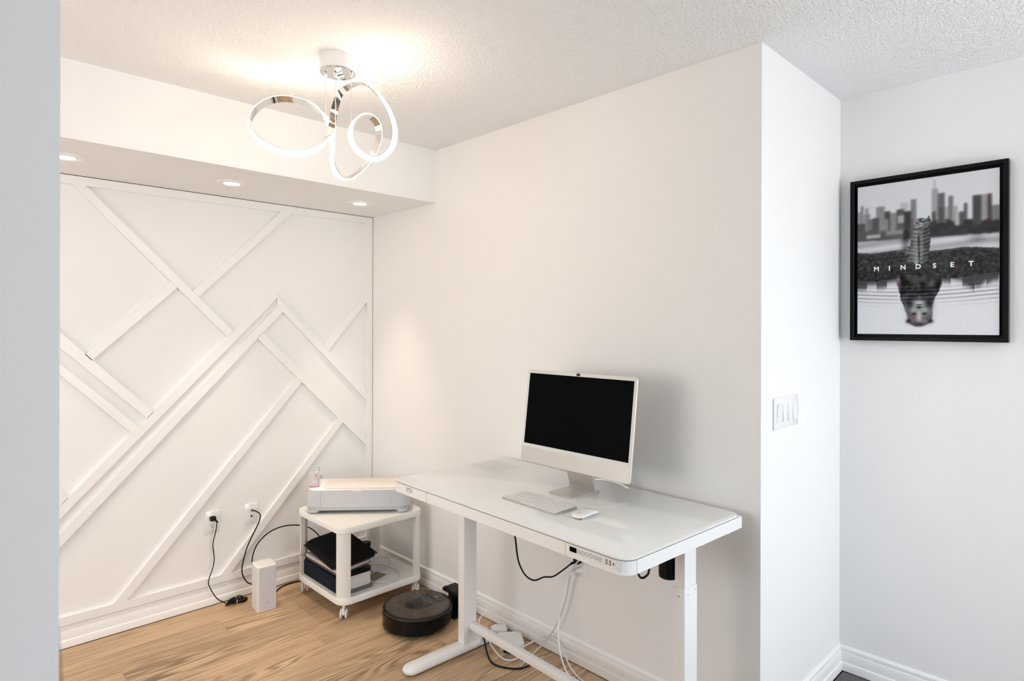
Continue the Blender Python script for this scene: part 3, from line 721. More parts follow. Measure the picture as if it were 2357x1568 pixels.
# legs: lower column, telescoping upper column, foot
def leg(x0, x1, y0=-0.293, y1=-0.221):
    col_ = MB().box(x0, x1, y0, y1, 0.034, 0.640, 0.002, 2).build('leg', 'white_metal', desk)
    MB().box(x0 + 0.004, x1 - 0.002, y0 + 0.003, y1 - 0.003, 0.640, AZ0 + 0.001, 0.0015, 1).build('inner_column', 'white_metal', col_)
    for z, y in ((0.622, (y0 + y1) / 2 - 0.018), (0.628, (y0 + y1) / 2 + 0.025)):
        MB().cyl((x1 - 0.001, y, z), (x1 + 0.0006, y, z), 0.0024, 10).build('bolt', 'steel', col_)
    MB().cyl(((x0 + x1) / 2, y0 + 0.001, 0.615), ((x0 + x1) / 2, y0 - 0.0008, 0.615), 0.0032, 10).build('bolt', 'steel', col_)
    return col_
def foot(xc):
    w = 0.036; y0, y1 = -0.592, -0.115
    base_ = rrect(xc - w, xc + w, y0, y1, (0.012, 0.012, 0.033, 0.033), 8)
    def ins(d): return rrect(xc - w + d, xc + w - d, y0 + d * 2.2, y1 - d, (0.010, 0.010, max(0.033 - d, 0.006), max(0.033 - d, 0.006)), 8)
    MB().loft([[(x, y, 0.006) for x, y in ins(0.003)], [(x, y, 0.010) for x, y in base_], [(x, y, 0.022) for x, y in base_], [(x, y, 0.030) for x, y in ins(0.004)], [(x, y, 0.034) for x, y in ins(0.009)]]).build('foot', 'white_gloss', desk, True, 60)
    for y in (y0 + 0.05, y1 - 0.05):
        MB().cyl((xc, y, 0.0), (xc, y, 0.008), 0.016, 16).build('glide', 'black_rubber', desk)
leg(0.006, 0.049); foot(0.028)
leg(1.131, 1.174); foot(1.152)
MB().box(0.046, 1.134, -0.262, -0.234, 0.094, 0.128, 0.004, 2).build('crossbar', 'white_metal', desk)
MB().box(0.0, 0.06, -0.59, -0.03, AZ0 - 0.001, AZ0 + 0.012).build('top_bracket', 'white_metal', desk, False)
MB().box(1.125, 1.19, -0.59, -0.03, AZ0 - 0.001, AZ0 + 0.012).build('top_bracket', 'white_metal', desk, False)
# lifting motor and its cable beside the right column
MB().lathe([(0.026, 0.652), (0.031, 0.656), (0.032, 0.664), (0.032, AZ0 + 0.001)], 28, Matrix.Translation((1.098, -0.268, 0)), True, True).build('motor', 'black_gloss', desk)
MB().tube([(1.050, -0.36, AZ0 + 0.002), (1.046, -0.362, 0.70), (1.046, -0.362, 0.678), (1.056, -0.360, 0.663), (1.068, -0.350, 0.668), (1.074, -0.340, 0.69), (1.076, -0.33, AZ0 + 0.002)], 0.0035, 8, 6).build('motor_cable', 'black_rubber', desk)

# thin clear sheet on the far left corner of the desk
pt = MB().prism(rrect(-0.095, 0.095, -0.085, 0.085, 0.006), 0, 0.0012)
p0 = desk_pt(0.113, -0.165, DZ + 0.0006)
single(pt, 'desk_sheet', 'clear_film', 'thin clear plastic sheet lying on the back left corner of the desk', 'sheet', p0, DROT)

# ------------------------------------------------------------------ all-in-one computer
IM_ROT = -(PI / 2 + 0.0195)
im = thing('desktop_computer', 'silver all-in-one computer with white bezel and black screen on the desk', 'computer', (-0.290, -1.897, DZ), IM_ROT)
tilt = math.radians(7.175); SW, SH, ST = 0.547, 0.373, 0.0115
MS = Matrix.Translation((0, 0, 0.086)) @ Matrix.Rotation(-tilt, 4, 'X') @ Matrix.Rotation(PI / 2, 4, 'X')   # local xy plane of the panel, z towards the viewer
def sp(pts, d0, d1): return MB().prism(pts, d0, d1, MS)
def sloft(rs): return MB().loft(rs, True, True, MS)
hw_ = SW / 2
body_o = rrect(-hw_, hw_, 0, SH, 0.010, 6); body_i = rrect(-hw_ + 0.001, hw_ - 0.001, 0.001, SH - 0.001, 0.009, 6)
sloft([[(x, y, -ST) for x, y in body_i], [(x, y, -ST + 0.001) for x, y in body_o], [(x, y, -0.001) for x, y in body_o], [(x, y, 0.0) for x, y in body_i]]).build('body', 'aluminium', im, True, 50)
CH = 0.060
sp(rrect(-hw_ + 0.0012, hw_ - 0.0012, 0.0015, CH, (0.0, 0.0, 0.009, 0.009), 5), 0.0, 0.0004).build('chin', 'aluminium', im)
sp(rrect(-hw_ + 0.0012, hw_ - 0.0012, CH, SH - 0.0012, (0.009, 0.009, 0.0, 0.0), 5), 0.0, 0.0006).build('bezel', 'bezel_white', im)
sp(rrect(-hw_ + 0.0125, hw_ - 0.0125, CH + 0.0135, SH - 0.0135, 0.0012, 2), 0.0, 0.0009).build('screen', 'screen_black', im)
cam_m = sp(rrect(-0.0085, 0.0085, SH - 0.0112, SH - 0.0022, 0.0042, 6), 0.0006, 0.0022).build('webcam_cover', 'black_plastic', im)
sp(ellipse(-0.0035, SH - 0.0067, 0.0028, 0.0028, 14), 0.0022, 0.0026).build('webcam_lens', 'robot_strip', cam_m)
MB().prism(rrect(-0.065, 0.065, -0.05, 0.097, 0.004), 0.0, 0.0075).build('stand_base', 'aluminium', im)
nk = MB(); wv = 0.063
prof = [(0.084, 0.0075), (0.0755, 0.012), (0.030, 0.150), (0.024, 0.150), (0.068, 0.0135), (0.062, 0.0075)]
nk.loft([[(-wv, y, z) for y, z in prof], [(wv, y, z) for y, z in prof]])
nk.build('stand_neck', 'aluminium', im)
mb = MB().tube([(0.055, 0.072, 0.055), (0.075, 0.13, 0.045), (0.092, 0.190, 0.022), (0.100, 0.212, 0.0075), (0.104, 0.222, 0.0046)], 0.0035, 8, 5)
mb.build('power_cable', 'cable_white', im)

# keyboard
kb = thing('keyboard', 'slim white wireless keyboard with silver edge on the desk', 'keyboard', (-0.469, -1.900, DZ), -(PI / 2 + 0.055))
kw, kd = 0.279, 0.115
sec = [(-kd / 2, 0.0), (-kd / 2, 0.003), (-kd / 2 + 0.002, 0.0042), (kd / 2 - 0.002, 0.0095), (kd / 2, 0.0085), (kd / 2, 0.0)]
kz = lambda y: 0.0042 + (y + kd / 2) / kd * 0.0053
oL = rrect(-kw / 2, kw / 2, -kd / 2, kd / 2, 0.008, 5); oI = rrect(-kw / 2 + 0.001, kw / 2 - 0.001, -kd / 2 + 0.001, kd / 2 - 0.001, 0.007, 5)
MB().loft([[(x, y, 0.0) for x, y in oI], [(x, y, kz(y) - 0.001) for x, y in oL], [(x, y, kz(y)) for x, y in oI]]).build('key_tray', 'aluminium', kb, True, 50)
RW = [[1.0] * 14, [1.0] * 13 + [1.5], [1.5] + [1.0] * 13, [1.75] + [1.0] * 11 + [1.75], [2.25] + [1.0] * 10 + [2.25], [1.0, 1.0, 1.0, 1.25, 5.0, 1.25, 1.0, 1.0, 1.0, 1.0]]
key_meshes = {}
ys = kd / 2 - 0.005; pitch = (kd - 0.010) / 6
for ri, rw in enumerate(RW):
    tot = sum(rw); unit = (kw - 0.010) / tot; x = -kw / 2 + 0.005
    yc_ = ys - pitch * (ri + 0.5)
    for wk in rw:
        ww = wk * unit; k_ = round(ww, 4)
        if k_ not in key_meshes:
            key_meshes[k_] = MB().box(-ww / 2 + 0.0013, ww / 2 - 0.0013, -pitch / 2 + 0.0013, pitch / 2 - 0.0013, 0, 0.0022, 0.0006, 1).mesh('key', 'white_matte', False)
        o = bpy.data.objects.new('key', key_meshes[k_]); COL.objects.link(o); o.parent = kb
        o.location = (x + ww / 2, yc_, kz(yc_) - 0.0002); o.rotation_euler = (math.atan(0.0053 / kd), 0, 0); x += ww
MB().box(-kw / 2 + 0.003, kw / 2 - 0.003, -0.0005, 0.0005, 0.0, 0.0001).v
gap = MB().prism(rrect(-kw / 2 + 0.0045, kw / 2 - 0.0045, -kd / 2 + 0.0045, kd / 2 - 0.0045, 0.005), 0, 0.0003)
g_o = gap.build('key_gap_plate', 'seam_grey', kb); g_o.location = (0, 0, kz(0) - 0.0001); g_o.rotation_euler = (math.atan(0.0053 / kd), 0, 0)

# mouse
ms = thing('mouse', 'low white wireless mouse to the right of the keyboard', 'mouse', (-0.462, -2.109, DZ), 0.05)
def mouse_shell():
    rings = []; L_, W_ = 0.1135, 0.057; n = 24
    for zf, sc in ((0.0, 0.90), (0.25, 0.97), (0.5, 1.0), (0.75, 0.93), (0.92, 0.72), (1.0, 0.35)):
        ring = []
        for x, y in rrect(-L_ / 2, L_ / 2, -W_ / 2, W_ / 2, 0.026, 7):
            xx, yy = x * (0.6 * sc + 0.4) if zf < 0.9 else x * sc, y * sc
            hgt = 0.0115 + 0.0105 * math.cos(xx / (L_ / 2) * PI / 2.1)
            lo_ = 0.0055 + 0.006 * (1 - abs(xx / (L_ / 2))) ** 1.0
            ring.append((xx, yy, lo_ + (hgt - lo_) * zf))
        rings.append(ring)
    return MB().loft(rings)
mouse_shell().build('top_shell', 'white_gloss', ms, True, 70)
bs = MB()
bs.loft([[(x, y, 0.0025) for x, y in rrect(-0.046, 0.046, -0.022, 0.022, 0.018, 6)], [(x, y, 0.010) for x, y in rrect(-0.050, 0.050, -0.0255, 0.0255, 0.020, 6)]])
bs.build('base', 'aluminium', ms, True, 60)
for y in (-0.018, 0.018): MB().box(-0.040, 0.040, y - 0.002, y + 0.002, 0.0, 0.003, 0.0008, 1).build('glide_strip', 'white_matte', ms)
MB().prism(ellipse(-0.030, 0, 0.0045, 0.0045, 14), 0.0188, 0.0196).build('logo_mark', 'light_grey', ms)

# ------------------------------------------------------------------ trolley side table
TX, TY, TS, TZ = -0.313, -0.403, 0.2525, 0.46
tr = thing('trolley_table', 'white square two-tier side table on castors in the corner', 'table', (TX, TY, 0))
def tray(z0, z1, name):
    o_ = rrect(-TS, TS, -TS, TS, 0.058, 8); i_ = rrect(-TS + 0.004, TS - 0.004, -TS + 0.004, TS - 0.004, 0.054, 8)
    return MB().loft([[(x, y, z0) for x, y in i_], [(x, y, z0 + 0.003) for x, y in o_], [(x, y, z1 - 0.002) for x, y in o_], [(x * 0.993, y * 0.993, z1) for x, y in o_],
                      [(x, y, z1 - 0.001) for x, y in i_]]).build(name, 'white_matte', tr, True, 50)
tray(TZ - 0.034, TZ, 'table_top'); SHZ = 0.108
tray(SHZ - 0.036, SHZ, 'lower_shelf')
for sx in (-1, 1):
    for sy in (-1, 1):
        # quarter-rounded corner post
        r = 0.052; c0 = TS - 0.004
        arc = [(c0 - r + r * math.cos(a), c0 - r + r * math.sin(a)) for a in np.linspace(0, PI / 2, 8)]
        arc_i = [(c0 - r + (r - 0.026) * math.cos(a), c0 - r + (r - 0.026) * math.sin(a)) for a in np.linspace(PI / 2, 0, 6)]
        pts = [(float(x) * sx, float(y) * sy) for x, y in arc + arc_i]
        MB().prism(pts, SHZ - 0.001, TZ - 0.033).build('post', 'white_matte', tr)
        cx_, cy_ = sx * (TS - 0.035), sy * (TS - 0.035)
        cs = MB(); cs.cyl((cx_, cy_, 0.055), (cx_, cy_, SHZ - 0.034), 0.008, 12); 
        ang = {(-1, -1): -0.72, (-1, 1): -0.25, (1, -1): -0.85, (1, 1): 0.0}[(sx, sy)]
        M_ = Matrix.Translation((cx_, cy_, 0)) @ Matrix.Rotation(ang, 4, 'Z')
        cs.box(-0.006, 0.006, -0.019, 0.019, 0.022, 0.058, 0.003, 2, M_)
        ca_ = cs.build('castor', 'white_metal', tr)
        for s2 in (-1, 1):
            MW = M_ @ Matrix.Translation((s2 * 0.0125, 0, 0.0245)) @ Matrix.Rotation(PI / 2, 4, 'Y')
            MB().lathe([(0.020, -0.0045), (0.0235, -0.003), (0.0245, 0), (0.0235, 0.003), (0.020, 0.0045)], 24, MW, True, True).build('wheel', 'white_metal', ca_)

# cutting machine on the trolley
PR = math.atan2(-0.654, 0.757)
PRX, PRY = -0.317, -0.411
prn = thing('craft_cutting_machine', 'long white and grey craft cutting machine with cream lid on the trolley', 'cutting machine', (PRX, PRY, TZ), PR)
def prr(ins, ins2=None, r=0.05):
    ins2 = ins if ins2 is None else ins2
    return rrect(-0.2775 + ins, 0.2775 - ins, -0.09 + ins2, 0.09 - ins2, max(r - ins * 0.5, 0.01), 8)
def shear(z, y): return z + (max(z - 0.06, 0) / 0.07) * (y + 0.09) / 0.18 * 0.016
def ploft(levels): return MB().loft([[(x, y, shear(z, y)) for x, y in prr(i, j)] for i, j, z in levels])
ploft([(0.030, 0.022, 0.012), (0.014, 0.010, 0.016), (0.004, 0.003, 0.026), (0.002, 0.001, 0.032)]).build('base', 'printer_body', prn, True, 60)
ploft([(0.0008, -0.0002, 0.0318), (0.0008, -0.0002, 0.0342)]).build('base_seam', 'seam_grey', prn)
ploft([(0.002, 0.001, 0.034), (0.0, 0.0, 0.048), (0.006, 0.002, 0.090), (0.013, 0.006, 0.124)]).build('body', 'printer_body', prn, True, 60)
ploft([(0.0125, 0.0055, 0.124), (0.0150, 0.008, 0.129), (0.020, 0.012, 0.132)]).build('top_deck', 'printer_top', prn, True, 60)
lid = MB().loft([[(x, y, shear(z, y)) for x, y in rrect(-0.183 + i, 0.240 - i, -0.080 + i, 0.068 - i, 0.028, 6)] for i, z in ((0.001, 0.131), (0.0, 0.133), (0.0, 0.1355), (0.002, 0.137))])
lid.build('lid', 'printer_lid', prn, True, 50)
for x in (-0.193, 0.178):
    MB().add([(x - 0.0006, -0.0895, 0.036), (x + 0.0006, -0.0895, 0.036), (x + 0.0006, -0.0905, 0.050), (x - 0.0006, -0.0905, 0.050), (x - 0.0006, -0.0885, 0.090), (x + 0.0006, -0.0885, 0.090), (x - 0.0006, -0.0843, 0.124), (x + 0.0006, -0.0843, 0.124)],
             [[0, 1, 2, 3], [3, 2, 5, 4], [4, 5, 7, 6]]).build('door_seam', 'seam_grey', prn, False)
MB().box(-0.024, 0.024, -0.0868, -0.078, 0.1180, 0.1300, 0.002, 2).build('handle_notch', 'white_metal', prn)
for x0_, x1_ in ((-0.262, -0.205), (0.205, 0.262)): MB().loft([[(x, y, z) for x, y in rrect(x0_ + i, x1_ - i, -0.078 + i, 0.078 - i, 0.022, 5)] for i, z in ((0.006, 0.0), (0.0, 0.004), (0.0, 0.020))]).build('foot', 'printer_body', prn)
cup_c = (-0.236, -0.030)
def cupring(r1, r2, z): return [(cup_c[0] + r1 * math.cos(a), cup_c[1] + r2 * math.sin(a), shear(z, cup_c[1] + r2 * math.sin(a))) for a in np.linspace(0, 2 * PI, 28, endpoint=False)]
cp = MB().loft([cupring(0.026, 0.038, 0.1325), cupring(0.026, 0.038, 0.1345), cupring(0.0235, 0.0355, 0.1345), cupring(0.0235, 0.0355, 0.1328)], False, True).build('tool_cup', 'printer_top', prn)
MB().loft([cupring(0.0235, 0.0355, 0.1329), cupring(0.0235, 0.0355, 0.1334)], True, True).build('cup_well', 'seam_grey', cp)
def prn_pt(x, y, z):
    c, s = math.cos(PR), math.sin(PR); return Vector((PRX + c * x - s * y, PRY + s * x + c * y, TZ + z))
# scissors
cb = 0.137
t = thing('scissors', 'white handled scissors standing in the machine tool cup', 'scissors', prn_pt(-0.245, -0.015, cb), PR)
for sx, tl in ((-0.012, 0.25), (0.011, -0.12)):
    pts = [(sx * 1.1 + 0.010 * math.cos(a) + tl * -0.02 * math.sin(a), 0.0, 0.042 + 0.024 * math.sin(a) + (0.006 if sx > 0 else 0)) for a in np.linspace(0, 2 * PI, 14, endpoint=False)]
    MB().tube(pts, 0.0030, 8, 3, True).build('handle_loop', 'pen_white', t)
mb = MB(); mb.tube([(-0.012, 0, 0.018), (-0.006, 0, 0.008), (-0.002, 0, 0.0)], 0.0035, 8, 4); mb.tube([(0.011, 0.001, 0.022), (0.006, 0.001, 0.010), (0.002, 0.001, 0.0)], 0.0035, 8, 4)
mb.build('shank', 'pen_white', t)
def pen(name, label, loc, top, cols, rad, tiltx):
    t_ = thing(name, label, 'pen', loc, PR)
    M_ = Matrix.Rotation(tiltx, 4, 'Y')
    segs = cols; z = 0.0
    for nm, mt_, z0, z1 in segs: MB().lathe([(rad, z0), (rad, z1)], 14, M_).build(nm, mt_, t_)
    MB().lathe([(rad, top), (rad * 0.8, top + 0.003), (rad * 0.3, top + 0.005)], 14, M_).build('cap', 'pen_white', t_)
pen('pen', 'white pen with mint green top, tallest in the tool cup', prn_pt(-0.224, -0.008, cb), 0.101, [('barrel', 'pen_white', 0.0, 0.074), ('coloured_grip', 'mint', 0.074, 0.101)], 0.0042, 0.02)
pen('pen', 'white pen with coral band between scissors and mint pen', prn_pt(-0.231, -0.026, cb), 0.068, [('barrel', 'pen_white', 0.0, 0.046), ('coloured_grip', 'coral', 0.046, 0.068)], 0.0044, -0.02)
pen('pen', 'white pen with lilac top leaning right in the tool cup', prn_pt(-0.220, -0.022, cb), 0.060, [('barrel', 'pen_white', 0.0, 0.040), ('coloured_grip', 'lilac', 0.040, 0.060)], 0.0040, 0.28)
t = thing('craft_cutter', 'small pink craft cutter lying at the front of the tool cup', 'cutter', prn_pt(-0.235, -0.052, cb - 0.001), PR + 0.25)
mb = MB(); mb.loft([[(x, y * 1.0, z) for x, y in rrect(-0.026 + i, 0.026 - i, -0.011 + i, 0.011 - i, 0.009 - i * 0.5, 6)] for i, z in ((0.003, 0.0), (0.0, 0.004), (0.0, 0.012), (0.004, 0.017))])
mb.build('shell', 'pink_plastic', t, True, 60)
MB().prism(ellipse(0.003, -0.0, 0.005, 0.004, 14), 0.0165, 0.0178).build('button', 'mauve_dark', t)

# things on the trolley's lower shelf
Z0 = SHZ - 0.001
b_ = MB().box(-0.021, 0.021, -0.197, 0.197, 0, 0.078, 0.004, 2)
single(b_, 'fabric_box', 'navy_fabric', 'dark navy fabric storage box along the left edge of the lower shelf', 'box', (-0.522, -0.378, Z0))
t = thing('flat_case', 'dark grey flat case lying under the white tin', 'case', (-0.424, -0.445, Z0))
MB().prism(rrect(-0.076, 0.074, -0.168, 0.150, 0.02, 5), 0, 0.008).build('case_bottom', 'tray_grey', t)
MB().prism(rrect(-0.074, 0.072, -0.166, 0.148, 0.02, 5), 0.0085, 0.0165).build('case_lid', 'tray_grey', t)
t = thing('storage_tin', 'cream white tin with black lid on the lower shelf', 'tin', (-0.427, -0.45, Z0 + 0.0165))
MB().prism(rrect(-0.070, 0.070, -0.150, 0.140, 0.022, 6), 0, 0.066).build('tin_body', 'tin_white', t)
MB().prism(rrect(-0.073, 0.073, -0.153, 0.143, 0.024, 6), 0.066, 0.084).build('tin_lid', 'black_plastic', t)
TILT = Matrix.Rotation(-0.10, 4, 'Y')
pz = Z0 + 0.0165 + 0.0900
t = thing('paper_pack', 'pale paper pack in a clear plastic bag below the black sleeve', 'paper pack', (-0.442, -0.40, pz))
MB().box(-0.100, 0.080, -0.182, 0.170, 0.004, 0.024, 0.002, 1, TILT).build('paper_stack', 'paper', t)
bag = MB(); nn = 24; rings = []
for zf, ex in ((0.0, 0.0), (0.4, 0.010), (1.0, 0.0)):
    ring = []
    for k, (x, y) in enumerate(rrect(-0.107, 0.087, -0.190, 0.180, 0.012, 8)):
        w_ = 0.004 * math.sin(k * 2.3) + 0.003 * math.sin(k * 5.1)
        ring.append(tuple(TILT @ Vector((x * (1 + ex) + w_ * zf, y * (1 + ex) + w_, 0.002 + zf * 0.0245))))
    rings.append(ring)
MB().loft(rings).build('plastic_bag', 'clear_plastic', t, True, 60)
MB().add([tuple(TILT @ Vector(p)) for p in ((-0.112, 0.150, 0.012), (-0.150, 0.172, 0.020), (-0.148, 0.182, 0.028), (-0.112, 0.178, 0.022), (-0.112, 0.150, 0.0128), (-0.150, 0.172, 0.0208), (-0.148, 0.182, 0.0288), (-0.112, 0.178, 0.0228))],
         [[0, 1, 2, 3], [4, 7, 6, 5], [0, 4, 5, 1], [1, 5, 6, 2], [2, 6, 7, 3], [3, 7, 4, 0]]).build('bag_corner', 'clear_plastic', t, False)
t = thing('laptop_sleeve', 'black padded laptop sleeve on top of the paper pack', 'sleeve', (-0.432, -0.400, pz + 0.038), 0.0)
SLM = Matrix.Rotation(-0.13, 4, 'Y') @ Matrix.Rotation(0.05, 4, 'X') @ Matrix.Rotation(-0.06, 4, 'Z')
def sl(i, z, sc=1.0):
    ring = []
    for x, y in rrect(-0.122 + i, 0.122 - i, -0.205 + i, 0.205 - i, 0.058 - i * 0.5, 8):
        zz = z + 0.004 * math.sin(y * 9 + x * 6)
        ring.append(tuple(SLM @ Vector((x, y, zz))))
    return ring
MB().loft([sl(0.008, 0.004), sl(0.001, 0.009), sl(0.0, 0.014), sl(0.002, 0.022), sl(0.009, 0.027), sl(0.03, 0.0285)]).build('padded_body', 'black_neoprene', t, True, 70)
zp = [Vector(p) for p in sl(-0.0015, 0.014)]
MB().tube([tuple(p) for p in zp[::2]], 0.003, 6, 3, True).build('zip_piping', 'piping_grey', t)
t = thing('jar', 'small clear jar with black screw lid at the back of the lower shelf', 'jar', (-0.199, -0.272, Z0))
MB().lathe([(0.024, 0.0), (0.027, 0.004), (0.027, 0.074), (0.023, 0.080)], 24, None, True, True).build('jar_body', 'pen_white', t)
MB().lathe([(0.029, 0.083), (0.0295, 0.085), (0.0295, 0.103), (0.027, 0.106)], 28, None, True, True).build('jar_lid', 'black_plastic', t)
single(MB().prism(rrect(-0.05, 0.05, -0.06, 0.06, 0.002), 0, 0.0015), 'printed_card', 'card_print', 'small dark printed card flat on the lower shelf beside the tin', 'card', (-0.290, -0.49, Z0), 0.35)
def cable(name, pts, r, material, label, cat='cable', group=None, res=6, n=8):
    P = [Vector(p) for p in pts]
    o0 = Vector((sum(p.x for p in P) / len(P), sum(p.y for p in P) / len(P), min(p.z for p in P) - r))
    return single(MB().tube([tuple(p - o0) for p in P], r, n, res), name, material, label, cat, o0, 0, group)
zc = Z0 + 0.0031
cable('charging_cable', [(-0.30, -0.42, zc + 0.01), (-0.20, -0.34, zc + 0.01), (-0.14, -0.335, zc + 0.02), (-0.105, -0.365, zc + 0.01), (-0.15, -0.44, zc), (-0.22, -0.457, zc + 0.002), (-0.30, -0.475, zc + 0.004), (-0.32, -0.43, zc + 0.006), (-0.24, -0.38, zc + 0.008), (-0.19, -0.434, zc + 0.012), (-0.160, -0.515, zc + 0.004), (-0.185, -0.590, zc), (-0.235, -0.630, zc), (-0.290, -0.620, zc), (-0.325, -0.590, zc), (-0.335, -0.56, zc)],
      0.0028, 'cable_grey', 'light grey charging cable coiled loosely on the lower shelf')

# ------------------------------------------------------------------ robot vacuum and dock
RX, RY = -0.290, -0.915
rb = thing('robot_vacuum', 'round black and brown robot vacuum parked on the wood floor', 'robot vacuum', (RX, RY, 0), 0.0)
MB().lathe([(0.150, 0.012), (0.163, 0.020), (0.168, 0.040), (0.170, 0.070), (0.1700, 0.084), (0.1665, 0.0895), (0.160, 0.0915)], 72, None, True, True).build('body', 'black_plastic', rb, True, 40)
MB().lathe([(0.1690, 0.0845), (0.1715, 0.0865), (0.1690, 0.0895)], 72, None, False, False).build('rim_ring', 'robot_brown', rb)
MB().lathe([(0.159, 0.0905), (0.158, 0.0922), (0.149, 0.0925)], 72, None, False, False).build('top_ring', 'robot_strip', rb)
lp = MB().lathe([(0.1495, 0.0918), (0.1485, 0.0934), (0.001, 0.0934)], 72, None, False, True).build('top_plate', 'robot_brown', rb)
stp = [(-0.045 * math.sin(a) - 0.02, 0.055 * math.cos(a)) for a in np.linspace(0, PI, 12)]
stp = [(float(x), float(y)) for x, y in stp] + [(0.128, -0.055), (0.137, -0.045), (0.143, 0.0), (0.137, 0.045), (0.128, 0.055)]
MB().prism(stp, 0.0930, 0.0942).build('control_strip', 'robot_strip', rb)
MB().prism(ellipse(-0.018, 0, 0.040, 0.036, 28), 0.0941, 0.0947).build('camera_window', 'black_gloss', rb)
MB().lathe([(0.017, 0.0), (0.017, 0.0009), (0.0145, 0.0009), (0.0145, 0.0)], 28, Matrix.Translation((0.056, 0, 0.0942)), False, False).build('clean_button_ring', 'steel', rb)
for y in (-0.032, 0.032): MB().cyl((0.056, y, 0.0942), (0.056, y, 0.0949), 0.0028, 10).build('button_dot', 'light_grey', rb)
MB().box(0.084, 0.094, -0.055, 0.055, 0.0936, 0.0946).build('bin_seam', 'dark_gap', rb, False)
lgm = MB(); lgm.box(0.108, 0.112, -0.014, 0.014, 0.0940, 0.0944); lgm.box(0.114, 0.117, -0.011, 0.011, 0.0940, 0.0944); lgm.build('logo_mark', 'brass', rb, False)
bmp = []
for a in np.linspace(PI * 0.55, PI * 1.45, 28): bmp.append((float(0.172 * math.cos(a)), float(0.172 * math.sin(a))))
bmi = [(float(0.165 * math.cos(a)), float(0.165 * math.sin(a))) for a in np.linspace(PI * 1.45, PI * 0.55, 28)]
MB().prism(bmp + bmi, 0.016, 0.080).build('bumper', 'black_gloss', rb, True, 30)
for y in (-0.115, 0.115): MB().lathe([(0.030, -0.012), (0.036, -0.01), (0.036, 0.01), (0.030, 0.012)], 24, Matrix.Translation((0, y, 0.036)) @ Matrix.Rotation(PI / 2, 4, 'X'), True, True).build('wheel', 'black_rubber', rb)
dk = thing('robot_dock', 'black charging dock behind the robot vacuum against the baseboard', 'dock', (-0.070, -0.945, 0), 0.0)
MB().box(-0.075, 0.045, -0.075, 0.075, 0.0, 0.010, 0.003, 1).build('base_plate', 'black_plastic', dk)
MB().box(-0.002, 0.045, -0.070, 0.070, 0.009, 0.098, 0.008, 3).build('tower', 'black_plastic', dk)
MB().box(-0.045, 0.043, -0.064, 0.064, 0.097, 0.116, 0.007, 3).build('hood', 'black_plastic', dk)
MB().lathe([(0.012, 0.0), (0.012, 0.004), (0.008, 0.006)], 20, Matrix.Translation((-0.030, 0.045, 0.1155)), True, True).build('sensor_dome', 'black_gloss', dk)

# ------------------------------------------------------------------ modem
mdm = thing('modem', 'white upright ribbed modem standing on the wood floor', 'modem', (-0.767, -0.218, 0), math.radians(-6))
mw, md, mh = 0.049, 0.053, 0.228
pbox = rrect(-mw, mw, -md, md, 0.012, 5)
MB().prism([(x * 0.965, y * 0.965) for x, y in pbox], 0.003, mh - 0.003).build('core', 'router_white', mdm)
ribs = MB(); nr = 30
for k in range(nr):
    z = 0.006 + k * (mh - 0.014) / nr
    ribs.prism(pbox, z, z + (mh - 0.014) / nr * 0.58)
ribs.build('side_ribs', 'router_white', mdm, True, 30)
MB().box(-mw + 0.010, mw - 0.004, -md - 0.001, -md + 0.006, 0.004, mh - 0.003, 0.0015, 1).build('front_panel', 'router_front', mdm)
MB().loft([[(x, y, mh - 0.006) for x, y in pbox], [(x, y, mh - 0.001) for x, y in pbox], [(x * .97, y * .97, mh) for x, y in pbox]]).build('top_cap', 'router_white', mdm)
sl_ = MB()
for k in range(11):
    x = -mw + 0.012 + k * (2 * mw - 0.024) / 10; sl_.box(x - 0.0026, x + 0.0026, -md + 0.010, md - 0.008, mh - 0.001, mh + 0.0015)
sl_.build('top_slats', 'router_white', mdm, False)
MB().prism(pbox, 0.0, 0.005).build('foot_plate', 'router_white', mdm)
FM = Matrix.Translation((0.002, -md - 0.001, 0.040)) @ Matrix.Rotation(PI / 2, 4, 'X')
MB().lathe([(0.0062, 0.0), (0.0062, 0.0008), (0.0050, 0.0008), (0.0050, 0.0)], 20, FM, False, False).build('button_ring', 'seam_grey', mdm)
dg = MB(); q = 0.0075
for (a, b2, c, d_) in ((0, q, q, 0), (q, 0, 0, -q), (0, -q, -q, 0), (-q, 0, 0, q)):
    dg.tube([(0.002 + a, -md - 0.0012, mh - 0.030 + b2), (0.002 + c, -md - 0.0012, mh - 0.030 + d_)], 0.0006, 6, 1)
dg.build('diamond_logo', 'paper_white', mdm)
for k in range(8): MB().cyl((0.002, -md - 0.0009, 0.058 + k * 0.013), (0.002, -md - 0.0014, 0.058 + k * 0.013), 0.0009, 8).build('status_light', 'light_grey', mdm)

# ------------------------------------------------------------------ plugs and cables
t = thing('power_plug', 'black power plug in the panelled wall outlet', 'plug', (-0.955, -0.0075, 0.454), 0)
MB().box(-0.012, 0.014, -0.024, 0.0, -0.010, 0.012, 0.003, 2).build('plug_body', 'black_rubber', t)
MB().cyl((0.010, -0.020, -0.006), (0.018, -0.030, -0.020), 0.005, 12).build('strain_relief', 'black_rubber', t)
cable('wall_power_cable', [(-0.94, -0.035, 0.438), (-0.944, -0.040, 0.41), (-0.947, -0.030, 0.374), (-0.958, -0.030, 0.32), (-0.951, -0.030, 0.25), (-0.961, -0.035, 0.198), (-0.982, -0.040, 0.142), (-0.975, -0.050, 0.102), (-0.946, -0.060, 0.047), (-0.905, -0.062, 0.012), (-0.885, -0.075, 0.004)], 0.0026, 'black_rubber', 'thin black power cable hanging from the panelled wall outlet', 'cable')
